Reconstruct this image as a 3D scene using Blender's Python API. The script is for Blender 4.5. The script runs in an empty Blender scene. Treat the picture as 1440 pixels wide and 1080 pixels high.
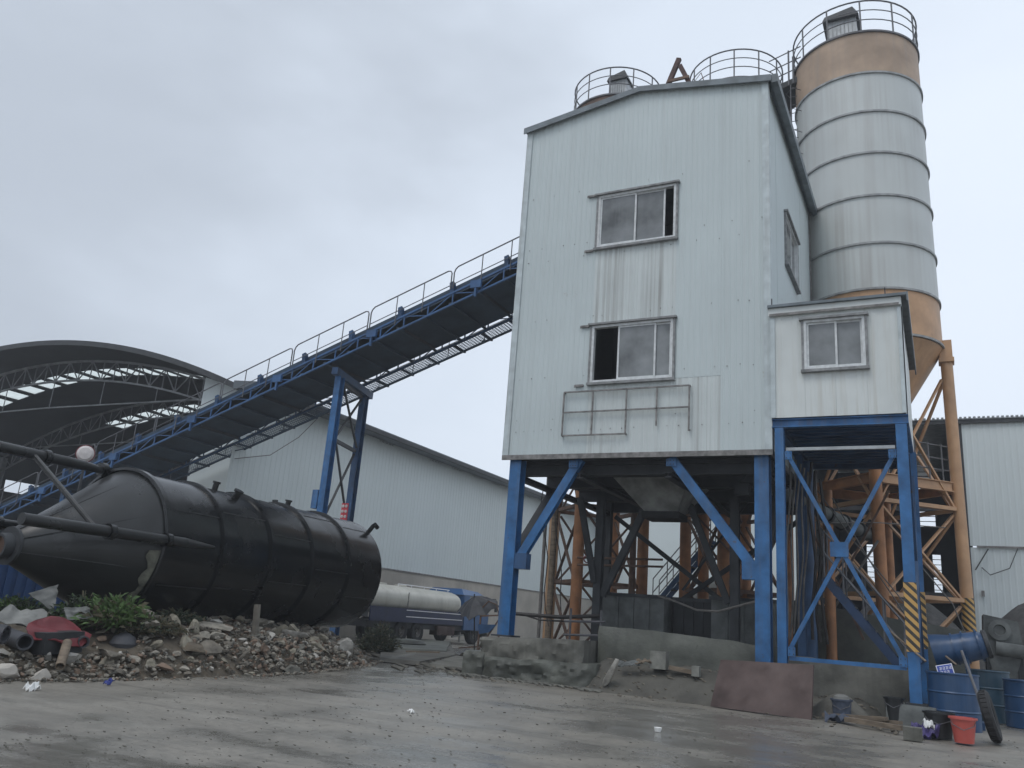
import bpy, bmesh, math, random
import numpy as np
from mathutils import Vector, Matrix, noise
random.seed(7)
R = math.radians
S = bpy.context.scene
COL = S.collection

# ------------------------------------------------------------------ camera
YAW, PITCH, ROLL, FPX = -0.4880, 0.2771, 0.0782, 1160.0
EYE = Vector((0, 0, 1.2))
_f = Vector((math.sin(YAW)*math.cos(PITCH), math.cos(YAW)*math.cos(PITCH), math.sin(PITCH)))
_r = Vector((math.cos(YAW), -math.sin(YAW), 0)); _u = _r.cross(_f)
_r, _u = math.cos(ROLL)*_r + math.sin(ROLL)*_u, -math.sin(ROLL)*_r + math.cos(ROLL)*_u
cd = bpy.data.cameras.new("camera"); cam = bpy.data.objects.new("camera", cd); COL.objects.link(cam)
cd.sensor_width = 36; cd.lens = FPX/1440*36; cd.clip_start = 0.1; cd.clip_end = 3000
m = Matrix((( _r.x, _u.x, -_f.x, EYE.x), (_r.y, _u.y, -_f.y, EYE.y), (_r.z, _u.z, -_f.z, EYE.z), (0, 0, 0, 1)))
cam.matrix_world = m
S.camera = cam

# ------------------------------------------------------------------ sky
W_ = bpy.data.worlds.new("World"); S.world = W_; W_.use_nodes = True
nt = W_.node_tree; nt.nodes.clear()
def wn(t, **k):
    n = nt.nodes.new(t)
    for a, b in k.items(): setattr(n, a, b)
    return n
SUN_EL, SUN_AZ = R(58), R(200)          # azimuth clockwise from +Y
out = wn('ShaderNodeOutputWorld'); bg = wn('ShaderNodeBackground'); bg.inputs[1].default_value = 0.1
sky = wn('ShaderNodeTexSky', sky_type='NISHITA', sun_disc=False)
sky.sun_elevation = SUN_EL; sky.sun_rotation = SUN_AZ
tc = wn('ShaderNodeTexCoord')
mp = wn('ShaderNodeMapping'); mp.inputs['Scale'].default_value = (1.0, 1.0, 2.2); mp.inputs['Location'].default_value = (0.35, 0.1, 0.2)
n1 = wn('ShaderNodeTexNoise'); n1.inputs['Scale'].default_value = 1.25; n1.inputs['Detail'].default_value = 5; n1.inputs['Roughness'].default_value = .5
n1.inputs['Distortion'].default_value = .35
# wide brightening of the cloud deck towards one side
dt = wn('ShaderNodeVectorMath', operation='DOT_PRODUCT'); dt.inputs[1].default_value = (0.86, 0.38, -0.34)
ma = wn('ShaderNodeMath', operation='MULTIPLY_ADD'); ma.inputs[1].default_value = .34; ma.inputs[2].default_value = .24
mb_ = wn('ShaderNodeMath', operation='ADD')
cr = wn('ShaderNodeValToRGB'); cr.color_ramp.interpolation = 'EASE'
e = cr.color_ramp.elements
e[0].position = .30; e[0].color = (.42, .465, .53, 1)
e[1].position = .96; e[1].color = (.685, .75, .84, 1)
e2 = e.new(.62); e2.color = (.60, .665, .755, 1)
sc = wn('ShaderNodeMix', data_type='RGBA', blend_type='MULTIPLY'); sc.inputs[0].default_value = 1; sc.inputs[7].default_value = (10, 10, 10, 1)
sc.clamp_result = False
mx = wn('ShaderNodeMix', data_type='RGBA'); mx.inputs[0].default_value = .93
L = nt.links.new
L(tc.outputs['Generated'], mp.inputs[0]); L(mp.outputs[0], n1.inputs['Vector'])
L(tc.outputs['Generated'], dt.inputs[0]); L(dt.outputs['Value'], ma.inputs[0])
# a heavier cloud mass, with soft edges broken by the same noise
d2 = wn('ShaderNodeVectorMath', operation='DOT_PRODUCT'); d2.inputs[1].default_value = tuple(Vector((-.60, .44, .67)).normalized())
m2 = wn('ShaderNodeMapRange', interpolation_type='SMOOTHSTEP'); m2.inputs[1].default_value = .78; m2.inputs[2].default_value = 1.0; m2.inputs[3].default_value = 0; m2.inputs[4].default_value = -.17
L(tc.outputs['Generated'], d2.inputs[0]); L(d2.outputs['Value'], m2.inputs[0])
m3 = wn('ShaderNodeMath', operation='ADD')
L(n1.outputs['Fac'], mb_.inputs[0]); L(ma.outputs[0], mb_.inputs[1]); L(mb_.outputs[0], m3.inputs[0]); L(m2.outputs[0], m3.inputs[1]); L(m3.outputs[0], cr.inputs[0])
L(cr.outputs[0], sc.inputs[6]); L(sky.outputs[0], mx.inputs[6]); L(sc.outputs[2], mx.inputs[7])
L(mx.outputs[2], bg.inputs[0]); L(bg.outputs[0], out.inputs[0])

sd = bpy.data.lights.new("sun", 'SUN'); so = bpy.data.objects.new("sun", sd); COL.objects.link(so)
sd.energy = 0.7; sd.angle = R(25); sd.color = (1, .97, .93)
sdir = Vector((math.sin(SUN_AZ)*math.cos(SUN_EL), math.cos(SUN_AZ)*math.cos(SUN_EL), math.sin(SUN_EL)))
so.rotation_euler = (-sdir).to_track_quat('-Z', 'Y').to_euler()

S.view_settings.view_transform = 'Standard'; S.view_settings.look = 'None'
S.view_settings.exposure = 0.42; S.view_settings.gamma = 1; S.view_settings.use_curve_mapping = False
S.render.engine = 'CYCLES'
S.cycles.max_bounces = 6; S.cycles.transparent_max_bounces = 8

# ------------------------------------------------------------------ materials
M = {}
def mat(name, col, rough=.6, metal=0, var=.25, scale=3.0, col2=None, streak=0, streak_col=None, bump=0, bscale=30, spec=.5, spots=0, spot_col=(.1, .05, .03), stretch=(1, 1, 1), streak_scale=(7, 7, .35), rvar=0, srange=(.5, .75)):
    m = bpy.data.materials.new(name); m.use_nodes = True; t = m.node_tree; N = t.nodes; K = t.links.new
    b = N['Principled BSDF']; b.inputs['Roughness'].default_value = rough; b.inputs['Metallic'].default_value = metal
    b.inputs['Specular IOR Level'].default_value = spec
    g = N.new('ShaderNodeNewGeometry')
    def nz(sc_, det=5, ro=.55, st=(1, 1, 1), off=(0, 0, 0)):
        p = N.new('ShaderNodeMapping'); p.inputs['Scale'].default_value = st; p.inputs['Location'].default_value = off
        K(g.outputs['Position'], p.inputs[0])
        n = N.new('ShaderNodeTexNoise'); n.inputs['Scale'].default_value = sc_; n.inputs['Detail'].default_value = det; n.inputs['Roughness'].default_value = ro
        K(p.outputs[0], n.inputs['Vector']); return n
    def ramp(src, a, c, lo=0, hi=1):
        r = N.new('ShaderNodeMapRange'); r.inputs[1].default_value = a; r.inputs[2].default_value = c; r.inputs[3].default_value = lo; r.inputs[4].default_value = hi
        K(src, r.inputs[0]); return r.outputs[0]
    def mixc(fac, A, B):
        x = N.new('ShaderNodeMix'); x.data_type = 'RGBA'
        if isinstance(fac, (int, float)): x.inputs[0].default_value = fac
        else: K(fac, x.inputs[0])
        for i, v in ((6, A), (7, B)):
            if isinstance(v, tuple): x.inputs[i].default_value = (*v, 1)
            else: K(v, x.inputs[i])
        return x.outputs[2]
    c2 = col2 or tuple(c*(1-var) for c in col); c1 = tuple(min(1, c*(1+var*.35)) for c in col)
    base = nz(scale, st=stretch)
    cur = mixc(ramp(base.outputs['Fac'], .32, .68), c1, c2)
    if streak:
        s1 = nz(1.0, 4, .6, streak_scale); s2 = nz(.6, 3, .5, (1, 1, .6), (3, 7, 1))
        f = N.new('ShaderNodeMath'); f.operation = 'MULTIPLY'
        K(ramp(s1.outputs['Fac'], *srange), f.inputs[0]); K(ramp(s2.outputs['Fac'], .35, .7, .15, streak), f.inputs[1])
        cur = mixc(f.outputs[0], cur, streak_col or tuple(c*.5 for c in col))
    if spots:
        s3 = nz(scale*2.3, 8, .7, off=(11, 3, 5))
        cur = mixc(ramp(s3.outputs['Fac'], .68-spots*.15, .74-spots*.1), cur, spot_col)
    K(cur, b.inputs['Base Color'])
    if rvar:
        K(ramp(base.outputs['Fac'], .35, .65, max(.04, rough-rvar), min(1, rough+rvar)), b.inputs['Roughness'])
    if bump:
        bn = nz(bscale, 6, .6, off=(2, 2, 2)); bp = N.new('ShaderNodeBump'); bp.inputs['Strength'].default_value = bump; bp.inputs['Distance'].default_value = .02
        K(bn.outputs['Fac'], bp.inputs['Height']); K(bp.outputs[0], b.inputs['Normal'])
    M[name] = m; return m
mat('cladding', (.53, .59, .59), .5, var=.06, scale=.5, streak=.5, streak_col=(.42, .45, .44), spots=.05, spot_col=(.36, .34, .30), bump=.35, bscale=.9)
mat('cladding_stained', (.58, .625, .615), .5, var=.09, scale=.9, streak=1.2, streak_col=(.27, .27, .255), streak_scale=(11, 11, .10), srange=(.46, .68), bump=.35, bscale=.9)
mat('cabin_cladding', (.64, .67, .65), .45, var=.1, scale=.9, streak=.9, streak_col=(.46, .44, .38), spots=.06, spot_col=(.25, .2, .15), bump=.3, bscale=.9)
mat('trim', (.52, .58, .59), .45, var=.2, scale=4, streak=.6, streak_col=(.25, .23, .2))
mat('roof_trim', (.16, .19, .21), .5, var=.4, scale=3)
mat('window_frame', (.66, .68, .68), .4, var=.2, scale=9, streak=.5, streak_col=(.3, .28, .25))
mat('window_trim', (.27, .275, .275), .6, var=.45, scale=7, streak=.6, streak_col=(.15,.15,.15))
mat('grimy_trim', (.24, .23, .22), .7, var=.5, scale=8)
mat('blue_paint', (.028, .135, .33), .42, var=.4, scale=3.2, spots=.32, spot_col=(.085, .07, .06), streak=.8, streak_col=(.09, .12, .17), srange=(.5, .7), rvar=.1)
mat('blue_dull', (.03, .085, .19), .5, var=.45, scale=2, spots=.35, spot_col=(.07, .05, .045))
mat('blue_dark', (.02, .05, .12), .5, var=.4, scale=2, spots=.3, spot_col=(.05, .045, .04))
mat('blue_conveyor', (.035, .11, .26), .5, var=.4, scale=2, spots=.3, spot_col=(.07, .06, .06))
mat('dark_steel', (.04, .043, .047), .6, var=.4, scale=3, spots=.2, spot_col=(.11, .07, .05))
mat('black_steel', (.025, .027, .03), .6, var=.4, scale=3)
mat('rusty_steel', (.16, .095, .065), .75, var=.5, scale=4, spots=.3, spot_col=(.05, .04, .04))
mat('rust_brown', (.085, .04, .035), .7, var=.4, scale=5)
mat('railing_steel', (.13, .13, .14), .5, var=.4, scale=5)
mat('galvanised', (.42, .44, .45), .4, metal=.3, var=.3, scale=4)
mat('orange_paint', (.52, .31, .17), .5, var=.25, scale=1.6, streak=.6, streak_col=(.30, .17, .10), spots=.12, spot_col=(.16, .1, .07))
mat('orange_faded', (.45, .325, .23), .6, var=.35, scale=.9, streak=.9, streak_col=(.30, .25, .21), spots=.15, spot_col=(.28, .22, .17))
mat('orange_tower', (.44, .20, .085), .6, var=.45, scale=1.8, streak=.6, streak_col=(.20, .14, .10), spots=.25, spot_col=(.12, .08, .06))
mat('silo_white', (.55, .575, .56), .5, var=.10, scale=.5, streak=.9, streak_col=(.40, .39, .37), streak_scale=(4, 4, .12), srange=(.45, .7), spots=.04, spot_col=(.45, .38, .30))
mat('silo_ring', (.34, .35, .35), .6, var=.4, scale=5)
mat('tank_black', (.005, .0056, .0062), .24, var=.5, scale=1.3, spots=.25, spot_col=(.03, .022, .017), streak=.8, streak_col=(.028, .027, .026), streak_scale=(5, 5, 1.2), bump=.18, bscale=1.8, rvar=.07, spec=.5)
mat('tank_cone', (.018, .019, .019), .36, var=.6, scale=1.1, spots=.25, spot_col=(.045, .04, .036), bump=.1, bscale=2.5, rvar=.1)
mat('tank_patch', (.13, .13, .10), .8, var=.75, scale=6, spots=.3, spot_col=(.03,.03,.028))
mat('belt_pan', (.032, .058, .092), .7, var=.45, scale=1.1, streak=.3, streak_col=(.015, .02, .03))
mat('warehouse_wall', (.66, .72, .72), .5, var=.06, scale=.25, streak=.35, streak_col=(.54, .57, .57))
mat('warehouse_roof', (.13, .15, .17), .55, var=.35, scale=.6)
mat('plaster', (.46, .425, .375), .9, var=.25, scale=.7, streak=.5, streak_col=(.28, .26, .23), bump=.2)
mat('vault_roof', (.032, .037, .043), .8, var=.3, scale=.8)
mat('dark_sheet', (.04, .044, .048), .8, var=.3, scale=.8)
mat('skylight', (.86, .88, .86), .5, var=.06, scale=2)
mat('truss_steel', (.27, .28, .29), .6, var=.4, scale=2)
mat('concrete', (.155, .152, .132), .85, var=.5, scale=1.7, streak=.9, streak_col=(.06, .062, .052), spots=.15, spot_col=(.07,.068,.056), bump=.6, bscale=9)
mat('concrete_wet', (.105, .11, .093), .6, var=.5, scale=1.5, streak=.9, streak_col=(.045, .048, .042), spots=.2, spot_col=(.05,.05,.043), bump=.6, bscale=11)
mat('concrete_light', (.22, .22, .195), .8, var=.4, scale=4, bump=.5, bscale=14)
mat('mud', (.10, .095, .08), .75, var=.45, scale=1.6, bump=.8, bscale=12, spots=.2, spot_col=(.06, .06, .05))
mat('gravel', (.085, .082, .078), .9, var=.4, scale=5, bump=1, bscale=25)
for i, c in enumerate(((.29, .265, .22), (.17, .15, .12), (.42, .40, .36), (.20, .14, .10), (.13, .125, .105), (.27, .245, .19))):
    mat('stone_%s' % 'abcdef'[i], c, .85, var=.45, scale=7, bump=.7, bscale=22)
mat('rubble_dirt', (.11, .09, .065), .9, var=.5, scale=6, bump=1, bscale=20)
mat('tanker_white', (.54, .53, .47), .4, var=.2, scale=1.2, streak=.6, streak_col=(.25, .23, .18))
mat('tanker_navy', (.014, .022, .07), .5, var=.3, scale=3)
mat('cab_blue', (.02, .09, .24), .35, var=.2, scale=3)
mat('rubber', (.022, .022, .023), .8, var=.4, scale=6)
mat('rim', (.16, .15, .14), .6, var=.4, scale=8)
mat('tarpaulin', (.05, .052, .06), .6, var=.4, scale=4)
mat('barrel_blue', (.018, .062, .15), .35, var=.3, scale=3, streak=.6, streak_col=(.09, .13, .2), spots=.12, spot_col=(.08, .07, .07))
mat('barrel_teal', (.03, .08, .125), .45, var=.35, scale=3, streak=.7, streak_col=(.1, .12, .13))
mat('bucket_red', (.50, .10, .08), .35, var=.12, scale=5)
mat('bucket_black', (.02, .022, .024), .4, var=.4, scale=6)
mat('red_plate', (.058, .031, .026), .6, var=.45, scale=1.7, spots=.35, spot_col=(.055, .043, .038), streak=.5, streak_col=(.10, .07, .065), rvar=.15)
mat('red_sheet', (.17, .025, .03), .45, var=.3, scale=3)
mat('grey_sheet', (.22, .22, .205), .7, var=.3, scale=3)
mat('white_litter', (.80, .80, .78), .7, var=.08, scale=9)
mat('blue_litter', (.05, .07, .30), .5, var=.4, scale=25, spots=.4, spot_col=(.6, .6, .65))
mat('purple_litter', (.09, .07, .22), .6, var=.5, scale=12)
mat('wood_old', (.19, .15, .11), .9, var=.45, scale=4, stretch=(1, 1, 5))
mat('bark_pole', (.16, .145, .12), .9, var=.45, scale=6)
mat('machine_grey', (.15, .16, .155), .8, var=.45, scale=3, bump=.3)
mat('hopper_grey', (.27, .275, .26), .8, var=.45, scale=3, bump=.3)
mat('reflector_white', (.62, .57, .55), .4, var=.15, scale=9)
mat('bright_red', (.62, .05, .07), .45, var=.2, scale=8)
mat('dark_hose', (.035, .03, .028), .6, var=.3, scale=5)
mat('cable_grey', (.17, .16, .15), .7, var=.4, scale=5)
mat('sign_blue', (.03, .07, .38), .4, var=.1, scale=4)
mat('sign_white', (.8, .8, .82), .4, var=.05, scale=4)
mat('leaf_green', (.085, .15, .04), .6, var=.5, scale=7)
mat('leaf_dark', (.035, .05, .026), .6, var=.5, scale=7)
mat('leaf_dry', (.11, .095, .055), .8, var=.5, scale=7)
mat('cloth_grey', (.07, .085, .12), .9, var=.4, scale=9)
mat('boulder_brown', (.13, .105, .075), .9, var=.4, scale=4, bump=.8, bscale=14)
mat('screw_dark', (.12, .11, .10), .7)
mat('blue_wall', (.025, .07, .19), .45, var=.3, scale=1.5, streak=.4, streak_col=(.05, .08, .14))

def glass_mat():
    m = mat('window_glass', (.27, .285, .29), .08, var=.6, scale=1.1, streak=.6, streak_col=(.30, .31, .31))
    m.node_tree.nodes['Principled BSDF'].inputs['Transmission Weight'].default_value = .2
glass_mat()
def ground_mat():
    m = bpy.data.materials.new('yard_ground'); m.use_nodes = True; t = m.node_tree; N = t.nodes; K = t.links.new
    b = N['Principled BSDF']; g = N.new('ShaderNodeNewGeometry')
    def nz(s, d=6, r=.6, st=(1, 1, 1), off=(0, 0, 0)):
        p = N.new('ShaderNodeMapping'); p.inputs['Scale'].default_value = st; p.inputs['Location'].default_value = off
        p.inputs['Rotation'].default_value = (0, 0, R(-12))
        K(g.outputs['Position'], p.inputs[0]); n = N.new('ShaderNodeTexNoise'); n.inputs['Scale'].default_value = s; n.inputs['Detail'].default_value = d; n.inputs['Roughness'].default_value = r
        K(p.outputs[0], n.inputs['Vector']); return n.outputs['Fac']
    def rng(src, a, c, lo, hi):
        r = N.new('ShaderNodeMapRange'); r.interpolation_type = 'SMOOTHSTEP'
        for i, v in enumerate((a, c, lo, hi)): r.inputs[i+1].default_value = v
        K(src, r.inputs[0]); return r.outputs[0]
    def mix(f, A, B):
        x = N.new('ShaderNodeMix'); x.data_type = 'RGBA'; K(f, x.inputs[0])
        for i, v in ((6, A), (7, B)):
            if isinstance(v, tuple): x.inputs[i].default_value = (*v, 1)
            else: K(v, x.inputs[i])
        return x.outputs[2]
    def mm(op, a, c):
        x = N.new('ShaderNodeMath'); x.operation = op
        for i, v in enumerate((a, c)):
            if isinstance(v, (int, float)): x.inputs[i].default_value = v
            else: K(v, x.inputs[i])
        return x.outputs[0]
    big = nz(.16, 4, .55, (1, .55, 1), (1.3, 4.2, 0)); mid = nz(.9, 6, .65); fine = nz(14, 6, .7); tr = nz(1.0, 5, .6, (.45, 1.9, 1), (5, 1, 0))
    wet = rng(mm('ADD', mm('MULTIPLY', big, .55), mm('ADD', mm('MULTIPLY', mid, .25), mm('MULTIPLY', tr, .2))), .44, .57, 0, 1)
    c = mix(rng(mid, .3, .7, 0, 1), (.26, .238, .203), (.18, .166, .142))
    c = mix(rng(tr, .45, .68, 0, .8), c, (.30, .28, .242))
    c = mix(rng(fine, .45, .7, 0, .55), c, (.12, .112, .098))
    trk = nz(1.0, 3, .5, (.35, 6.5, 1), (2, 9, 0)); c = mix(rng(trk, .55, .66, 0, .45), c, (.115, .105, .09)); c = mix(rng(nz(60, 3, .7), .55, .75, 0, .5), c, (.30, .28, .245))
    c = mix(wet, c, (.15, .144, .128))
    K(c, b.inputs['Base Color'])
    K(rng(wet, 0, 1, .45, .16), b.inputs['Roughness'])
    b.inputs['Specular IOR Level'].default_value = .5
    h = mm('ADD', mm('MULTIPLY', mid, .8), mm('ADD', mm('MULTIPLY', fine, .25), mm('MULTIPLY', tr, .6)))
    bp = N.new('ShaderNodeBump'); bp.inputs['Distance'].default_value = .035
    K(rng(wet, 0, 1, .9, .25), bp.inputs['Strength']); K(h, bp.inputs['Height']); K(bp.outputs[0], b.inputs['Normal'])
    M['ground'] = m
ground_mat()
def hazard_mat(name, chevron=False):
    m = bpy.data.materials.new(name); m.use_nodes = True; t = m.node_tree; N = t.nodes; K = t.links.new
    b = N['Principled BSDF']; b.inputs['Roughness'].default_value = .5
    tcn = N.new('ShaderNodeTexCoord'); s = N.new('ShaderNodeSeparateXYZ'); K(tcn.outputs['Object'], s.inputs[0])
    def mm(op, a, c=0.0):
        x = N.new('ShaderNodeMath'); x.operation = op
        for i, v in enumerate((a, c)):
            if isinstance(v, (int, float)): x.inputs[i].default_value = v
            else: K(v, x.inputs[i])
        return x.outputs[0]
    xx = mm('ABSOLUTE', s.outputs[0]) if chevron else s.outputs[0]
    k = mm('FRACT', mm('MULTIPLY', mm('ADD', mm('ADD', s.outputs[2], xx), 10.0), 6.2))
    st = mm('GREATER_THAN', k, .48)
    n = N.new('ShaderNodeTexNoise'); n.inputs['Scale'].default_value = 14; K(tcn.outputs['Object'], n.inputs['Vector'])
    x = N.new('ShaderNodeMix'); x.data_type = 'RGBA'; K(st, x.inputs[0]); x.inputs[6].default_value = (.012, .012, .014, 1); x.inputs[7].default_value = (.62, .36, .09, 1)
    y = N.new('ShaderNodeMix'); y.data_type = 'RGBA'; K(mm('MULTIPLY', n.outputs['Fac'], .35), y.inputs[0]); K(x.outputs[2], y.inputs[6]); y.inputs[7].default_value = (.2, .17, .13, 1)
    K(y.outputs[2], b.inputs['Base Color']); M[name] = m
hazard_mat('hazard_stripes'); hazard_mat('hazard_chevrons', True)

# ------------------------------------------------------------------ mesh helpers
def V(*a): return Vector(a)
class MB:
    def __init__(s): s.v = []; s.f = []
    def add(s, vs, fs):
        o = len(s.v); s.v += [tuple(v) for v in vs]; s.f += [tuple(i+o for i in f) for f in fs]; return s
    def hexa(s, p):       # 8 points: 0-3 bottom loop, 4-7 top loop
        return s.add(p, [(3, 2, 1, 0), (4, 5, 6, 7), (0, 1, 5, 4), (1, 2, 6, 5), (2, 3, 7, 6), (3, 0, 4, 7)])
    def box(s, x0, x1, y0, y1, z0, z1):
        return s.hexa([(x0, y0, z0), (x1, y0, z0), (x1, y1, z0), (x0, y1, z0), (x0, y0, z1), (x1, y0, z1), (x1, y1, z1), (x0, y1, z1)])
    def frame_(s, a, b, up=None):
        a = Vector(a); b = Vector(b); d = (b-a).normalized(); up = Vector(up or (0, 0, 1))
        if abs(d.dot(up)) > .98: up = Vector((0, -1, 0)) if abs(d.y) < .9 else Vector((1, 0, 0))
        x = d.cross(up).normalized(); y = x.cross(d).normalized(); return a, b, d, x, y
    def bar(s, a, b, w, h=None, up=None):
        h = h or w; a, b, d, x, y = s.frame_(a, b, up); q = []
        for p in (a, b):
            for i, j in ((-1, -1), (1, -1), (1, 1), (-1, 1)): q.append(p + x*i*w/2 + y*j*h/2)
        return s.hexa(q)
    def ibeam(s, a, b, w, h, t=.02, up=None):   # flanges width w along x, separated by h along y
        a, b, d, x, y = s.frame_(a, b, up)
        for sg in (-1, 1):
            c = y*sg*(h/2-t/2); s.bar(a+c, b+c, w, t, up=y if True else None)
        s.bar(a, b, t, h-2*t-.002, up=y); return s
    def angle(s, a, b, w, t=.012, up=None):
        a, b, d, x, y = s.frame_(a, b, up)
        s.bar(a+x*0, b+x*0, w, t, up=y); s.bar(a+x*(w/2-t/2)+y*(w/2+t/2+.001), b+x*(w/2-t/2)+y*(w/2+t/2+.001), t, w, up=y); return s
    def tube(s, a, b, r, n=10, r2=None, caps=True):
        r2 = r if r2 is None else r2; a, b, d, x, y = s.frame_(a, b); q = []
        for p, rr in ((a, r), (b, r2)):
            for k in range(n):
                t = 2*math.pi*k/n; q.append(p + x*math.cos(t)*rr + y*math.sin(t)*rr)
        f = [(k, (k+1) % n, n+(k+1) % n, n+k) for k in range(n)]
        if caps: f += [tuple(range(n-1, -1, -1)), tuple(range(n, 2*n))]
        return s.add(q, f)
    def path(s, pts, r, n=6):
        pts = [Vector(p) for p in pts]; q = []; px = None
        for i, p in enumerate(pts):
            d = (pts[min(i+1, len(pts)-1)]-pts[max(i-1, 0)]).normalized()
            if px is None:
                up = Vector((0, 0, 1)) if abs(d.z) < .95 else Vector((1, 0, 0)); px = d.cross(up).normalized()
            else:
                px = (px - d*px.dot(d)).normalized()
            y = px.cross(d)
            for k in range(n):
                t = 2*math.pi*k/n; q.append(p + px*math.cos(t)*r + y*math.sin(t)*r)
        f = []
        for i in range(len(pts)-1):
            for k in range(n): f.append((i*n+k, i*n+(k+1) % n, (i+1)*n+(k+1) % n, (i+1)*n+k))
        f += [tuple(range(n-1, -1, -1)), tuple(range((len(pts)-1)*n, len(pts)*n))]
        return s.add(q, f)
    def lathe(s, c, prof, n=32, axis=(0, 0, 1), arc=None):   # prof: (r, h) along axis from c
        c = Vector(c); ax = Vector(axis).normalized(); up = Vector((0, 0, 1)) if abs(ax.z) < .9 else Vector((1, 0, 0))
        x = up.cross(ax).normalized(); y = ax.cross(x); q = []
        for r, h in prof:
            for k in range(n):
                t = 2*math.pi*k/n; q.append(c + ax*h + x*math.cos(t)*r + y*math.sin(t)*r)
        f = []
        for i in range(len(prof)-1):
            for k in range(n): f.append((i*n+k, i*n+(k+1) % n, (i+1)*n+(k+1) % n, (i+1)*n+k))
        return s.add(q, f)
WL = {}
def wloc(o): return WL.get(o.name, Vector((0, 0, 0))) if o else Vector((0, 0, 0))
def mesh_of(name, vs, fs, m, smooth=False, ang=35):
    me = bpy.data.meshes.new(name); me.from_pydata([tuple(v) for v in vs], [], fs); me.validate(); me.update()
    if m: me.materials.append(M[m] if isinstance(m, str) else m)
    if smooth:
        me.polygons.foreach_set('use_smooth', [True]*len(me.polygons)); me.set_sharp_from_angle(angle=R(ang))
    return me
def put(name, me, parent=None, at=(0, 0, 0), rot=(0, 0, 0), scale=(1, 1, 1)):
    o = bpy.data.objects.new(name, me); COL.objects.link(o); at = Vector(at)
    if parent: o.parent = parent
    o.location = at - wloc(parent); o.rotation_euler = rot; o.scale = scale; WL[o.name] = at; return o
def build(name, mb, m, parent=None, smooth=False, base=None, ang=35):
    vs = np.array(mb.v, float); c = (vs.min(0)+vs.max(0))/2
    if parent is None: c[2] = vs[:, 2].min()
    if base is not None: c = np.array(base, float)
    me = mesh_of(name, vs-c, mb.f, m, smooth, ang)
    # consistent outward normals
    bm = bmesh.new(); bm.from_mesh(me); bmesh.ops.recalc_face_normals(bm, faces=bm.faces); bm.to_mesh(me); bm.free()
    return put(name, me, parent, c)
def tag(o, label=None, cat=None, group=None, kind=None):
    if label: o['label'] = label
    if cat: o['category'] = cat
    if group: o['group'] = group
    if kind: o['kind'] = kind
    return o
def thing(name, label, cat, at, group=None, kind=None):
    o = bpy.data.objects.new(name, None); COL.objects.link(o); o.location = at; o.empty_display_size = .3; WL[o.name] = Vector(at)
    return tag(o, label, cat, group, kind)
def ray(px, py): return _f + _r*((px-720)/FPX) - _u*((py-540)/FPX)
def aty(px, py, Y):
    d = ray(px, py); return EYE + d*(Y/d.y)
def atx(px, py, X):
    d = ray(px, py); return EYE + d*(X/d.x)
def atz(px, py, z=0):
    d = ray(px, py); return EYE + d*((z-EYE.z)/d.z)
def nz3(x, y, z=0, s=1.0): return noise.noise(Vector((x*s, y*s, z*s)))

# corrugated sheet: local x across, y outward(-), z up. top/bottom may slope; ribs real geometry
def sheet_mesh(w, zb, zt0, zt1, m, rib=.016, pitch=.24, th=.02):
    n = max(2, round(w/pitch)); xs = [(0.0004, 0)]; p = w/n
    for i in range(n):
        a = p*(i+.5)
        xs += [(a-.19*p, 0), (a-.10*p, rib), (a+.10*p, rib), (a+.19*p, 0)]
    xs.append((w-.0004, 0)); vs = []
    for x, d in xs:
        zt = zt0+(zt1-zt0)*x/w
        vs += [(x, -d, zb), (x, -d, zt), (x, th, zb), (x, th, zt)]
    fs = []
    for i in range(len(xs)-1):
        a = i*4; b = a+4
        fs += [(a, b, b+1, a+1), (b+2, a+2, a+3, b+3), (a+1, b+1, b+3, a+3), (b, a, a+2, b+2)]
    k = (len(xs)-1)*4
    fs += [(0, 1, 3, 2), (k+1, k, k+2, k+3)]
    return mesh_of('wall_panel', vs, fs, m)
def sheets(parent, p0, p1, cols, m, name='wall_panel', rib=.016, pitch=.24):
    """p0->p1: ground line of wall seen with outward on the right-hand (-y local). cols: list of (t0,t1,zb,zt0,zt1[,mat])"""
    p0 = Vector(p0); p1 = Vector(p1); d = (p1-p0); rz = math.atan2(d.y, d.x); d.normalize(); cache = {}; r = []; nrm = Vector((d.y, -d.x, 0))*.005
    for ci, c in enumerate(cols):
        t0, t1, zb, a, b = c[:5]; mm = c[5] if len(c) > 5 else m
        key = (round(t1-t0, 3), round(a-zb, 3), round(b-zb, 3), mm)
        if key not in cache: cache[key] = sheet_mesh(t1-t0, 0, a-zb, b-zb, mm, rib, pitch)
        q = p0+d*t0+nrm*(ci % 2); r.append(put(name, cache[key], parent, (q.x, q.y, zb), (0, 0, rz)))
    return r

# ------------------------------------------------------------------ ground
def ground():
    xs = sorted(set(list(np.arange(-15.5, 5, .16)) + list(np.arange(-60, -15.5, 2.5)) + list(np.arange(5, 60, 3)) + [-900, -500, -300, -150, -90, 90, 150, 300, 500, 900]))
    ys = sorted(set(list(np.arange(2.5, 17.5, .13)) + list(np.arange(17.5, 70, 2.5)) + list(np.arange(-40, 2.5, 2.5)) + [-900, -300, -100, 90, 150, 300, 500, 900]))
    vs = []; nx = len(xs)
    for y in ys:
        for x in xs:
            a = max(0, 1-max(0, abs(x+5)-14)/8)*max(0, 1-max(0, abs(y-9)-9)/6)
            z = a*(.022*nz3(x, y, 0, .45)+.013*nz3(x, y*2.2, 3, 1.3)+.008*nz3(x, y, 9, 4)) - .01
            vs.append((x, y, z))
    fs = [(j*nx+i, j*nx+i+1, (j+1)*nx+i+1, (j+1)*nx+i) for j in range(len(ys)-1) for i in range(nx-1)]
    me = mesh_of('ground', vs, fs, 'ground', True, 180); tag(put('ground', me), kind='structure')
ground()

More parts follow.
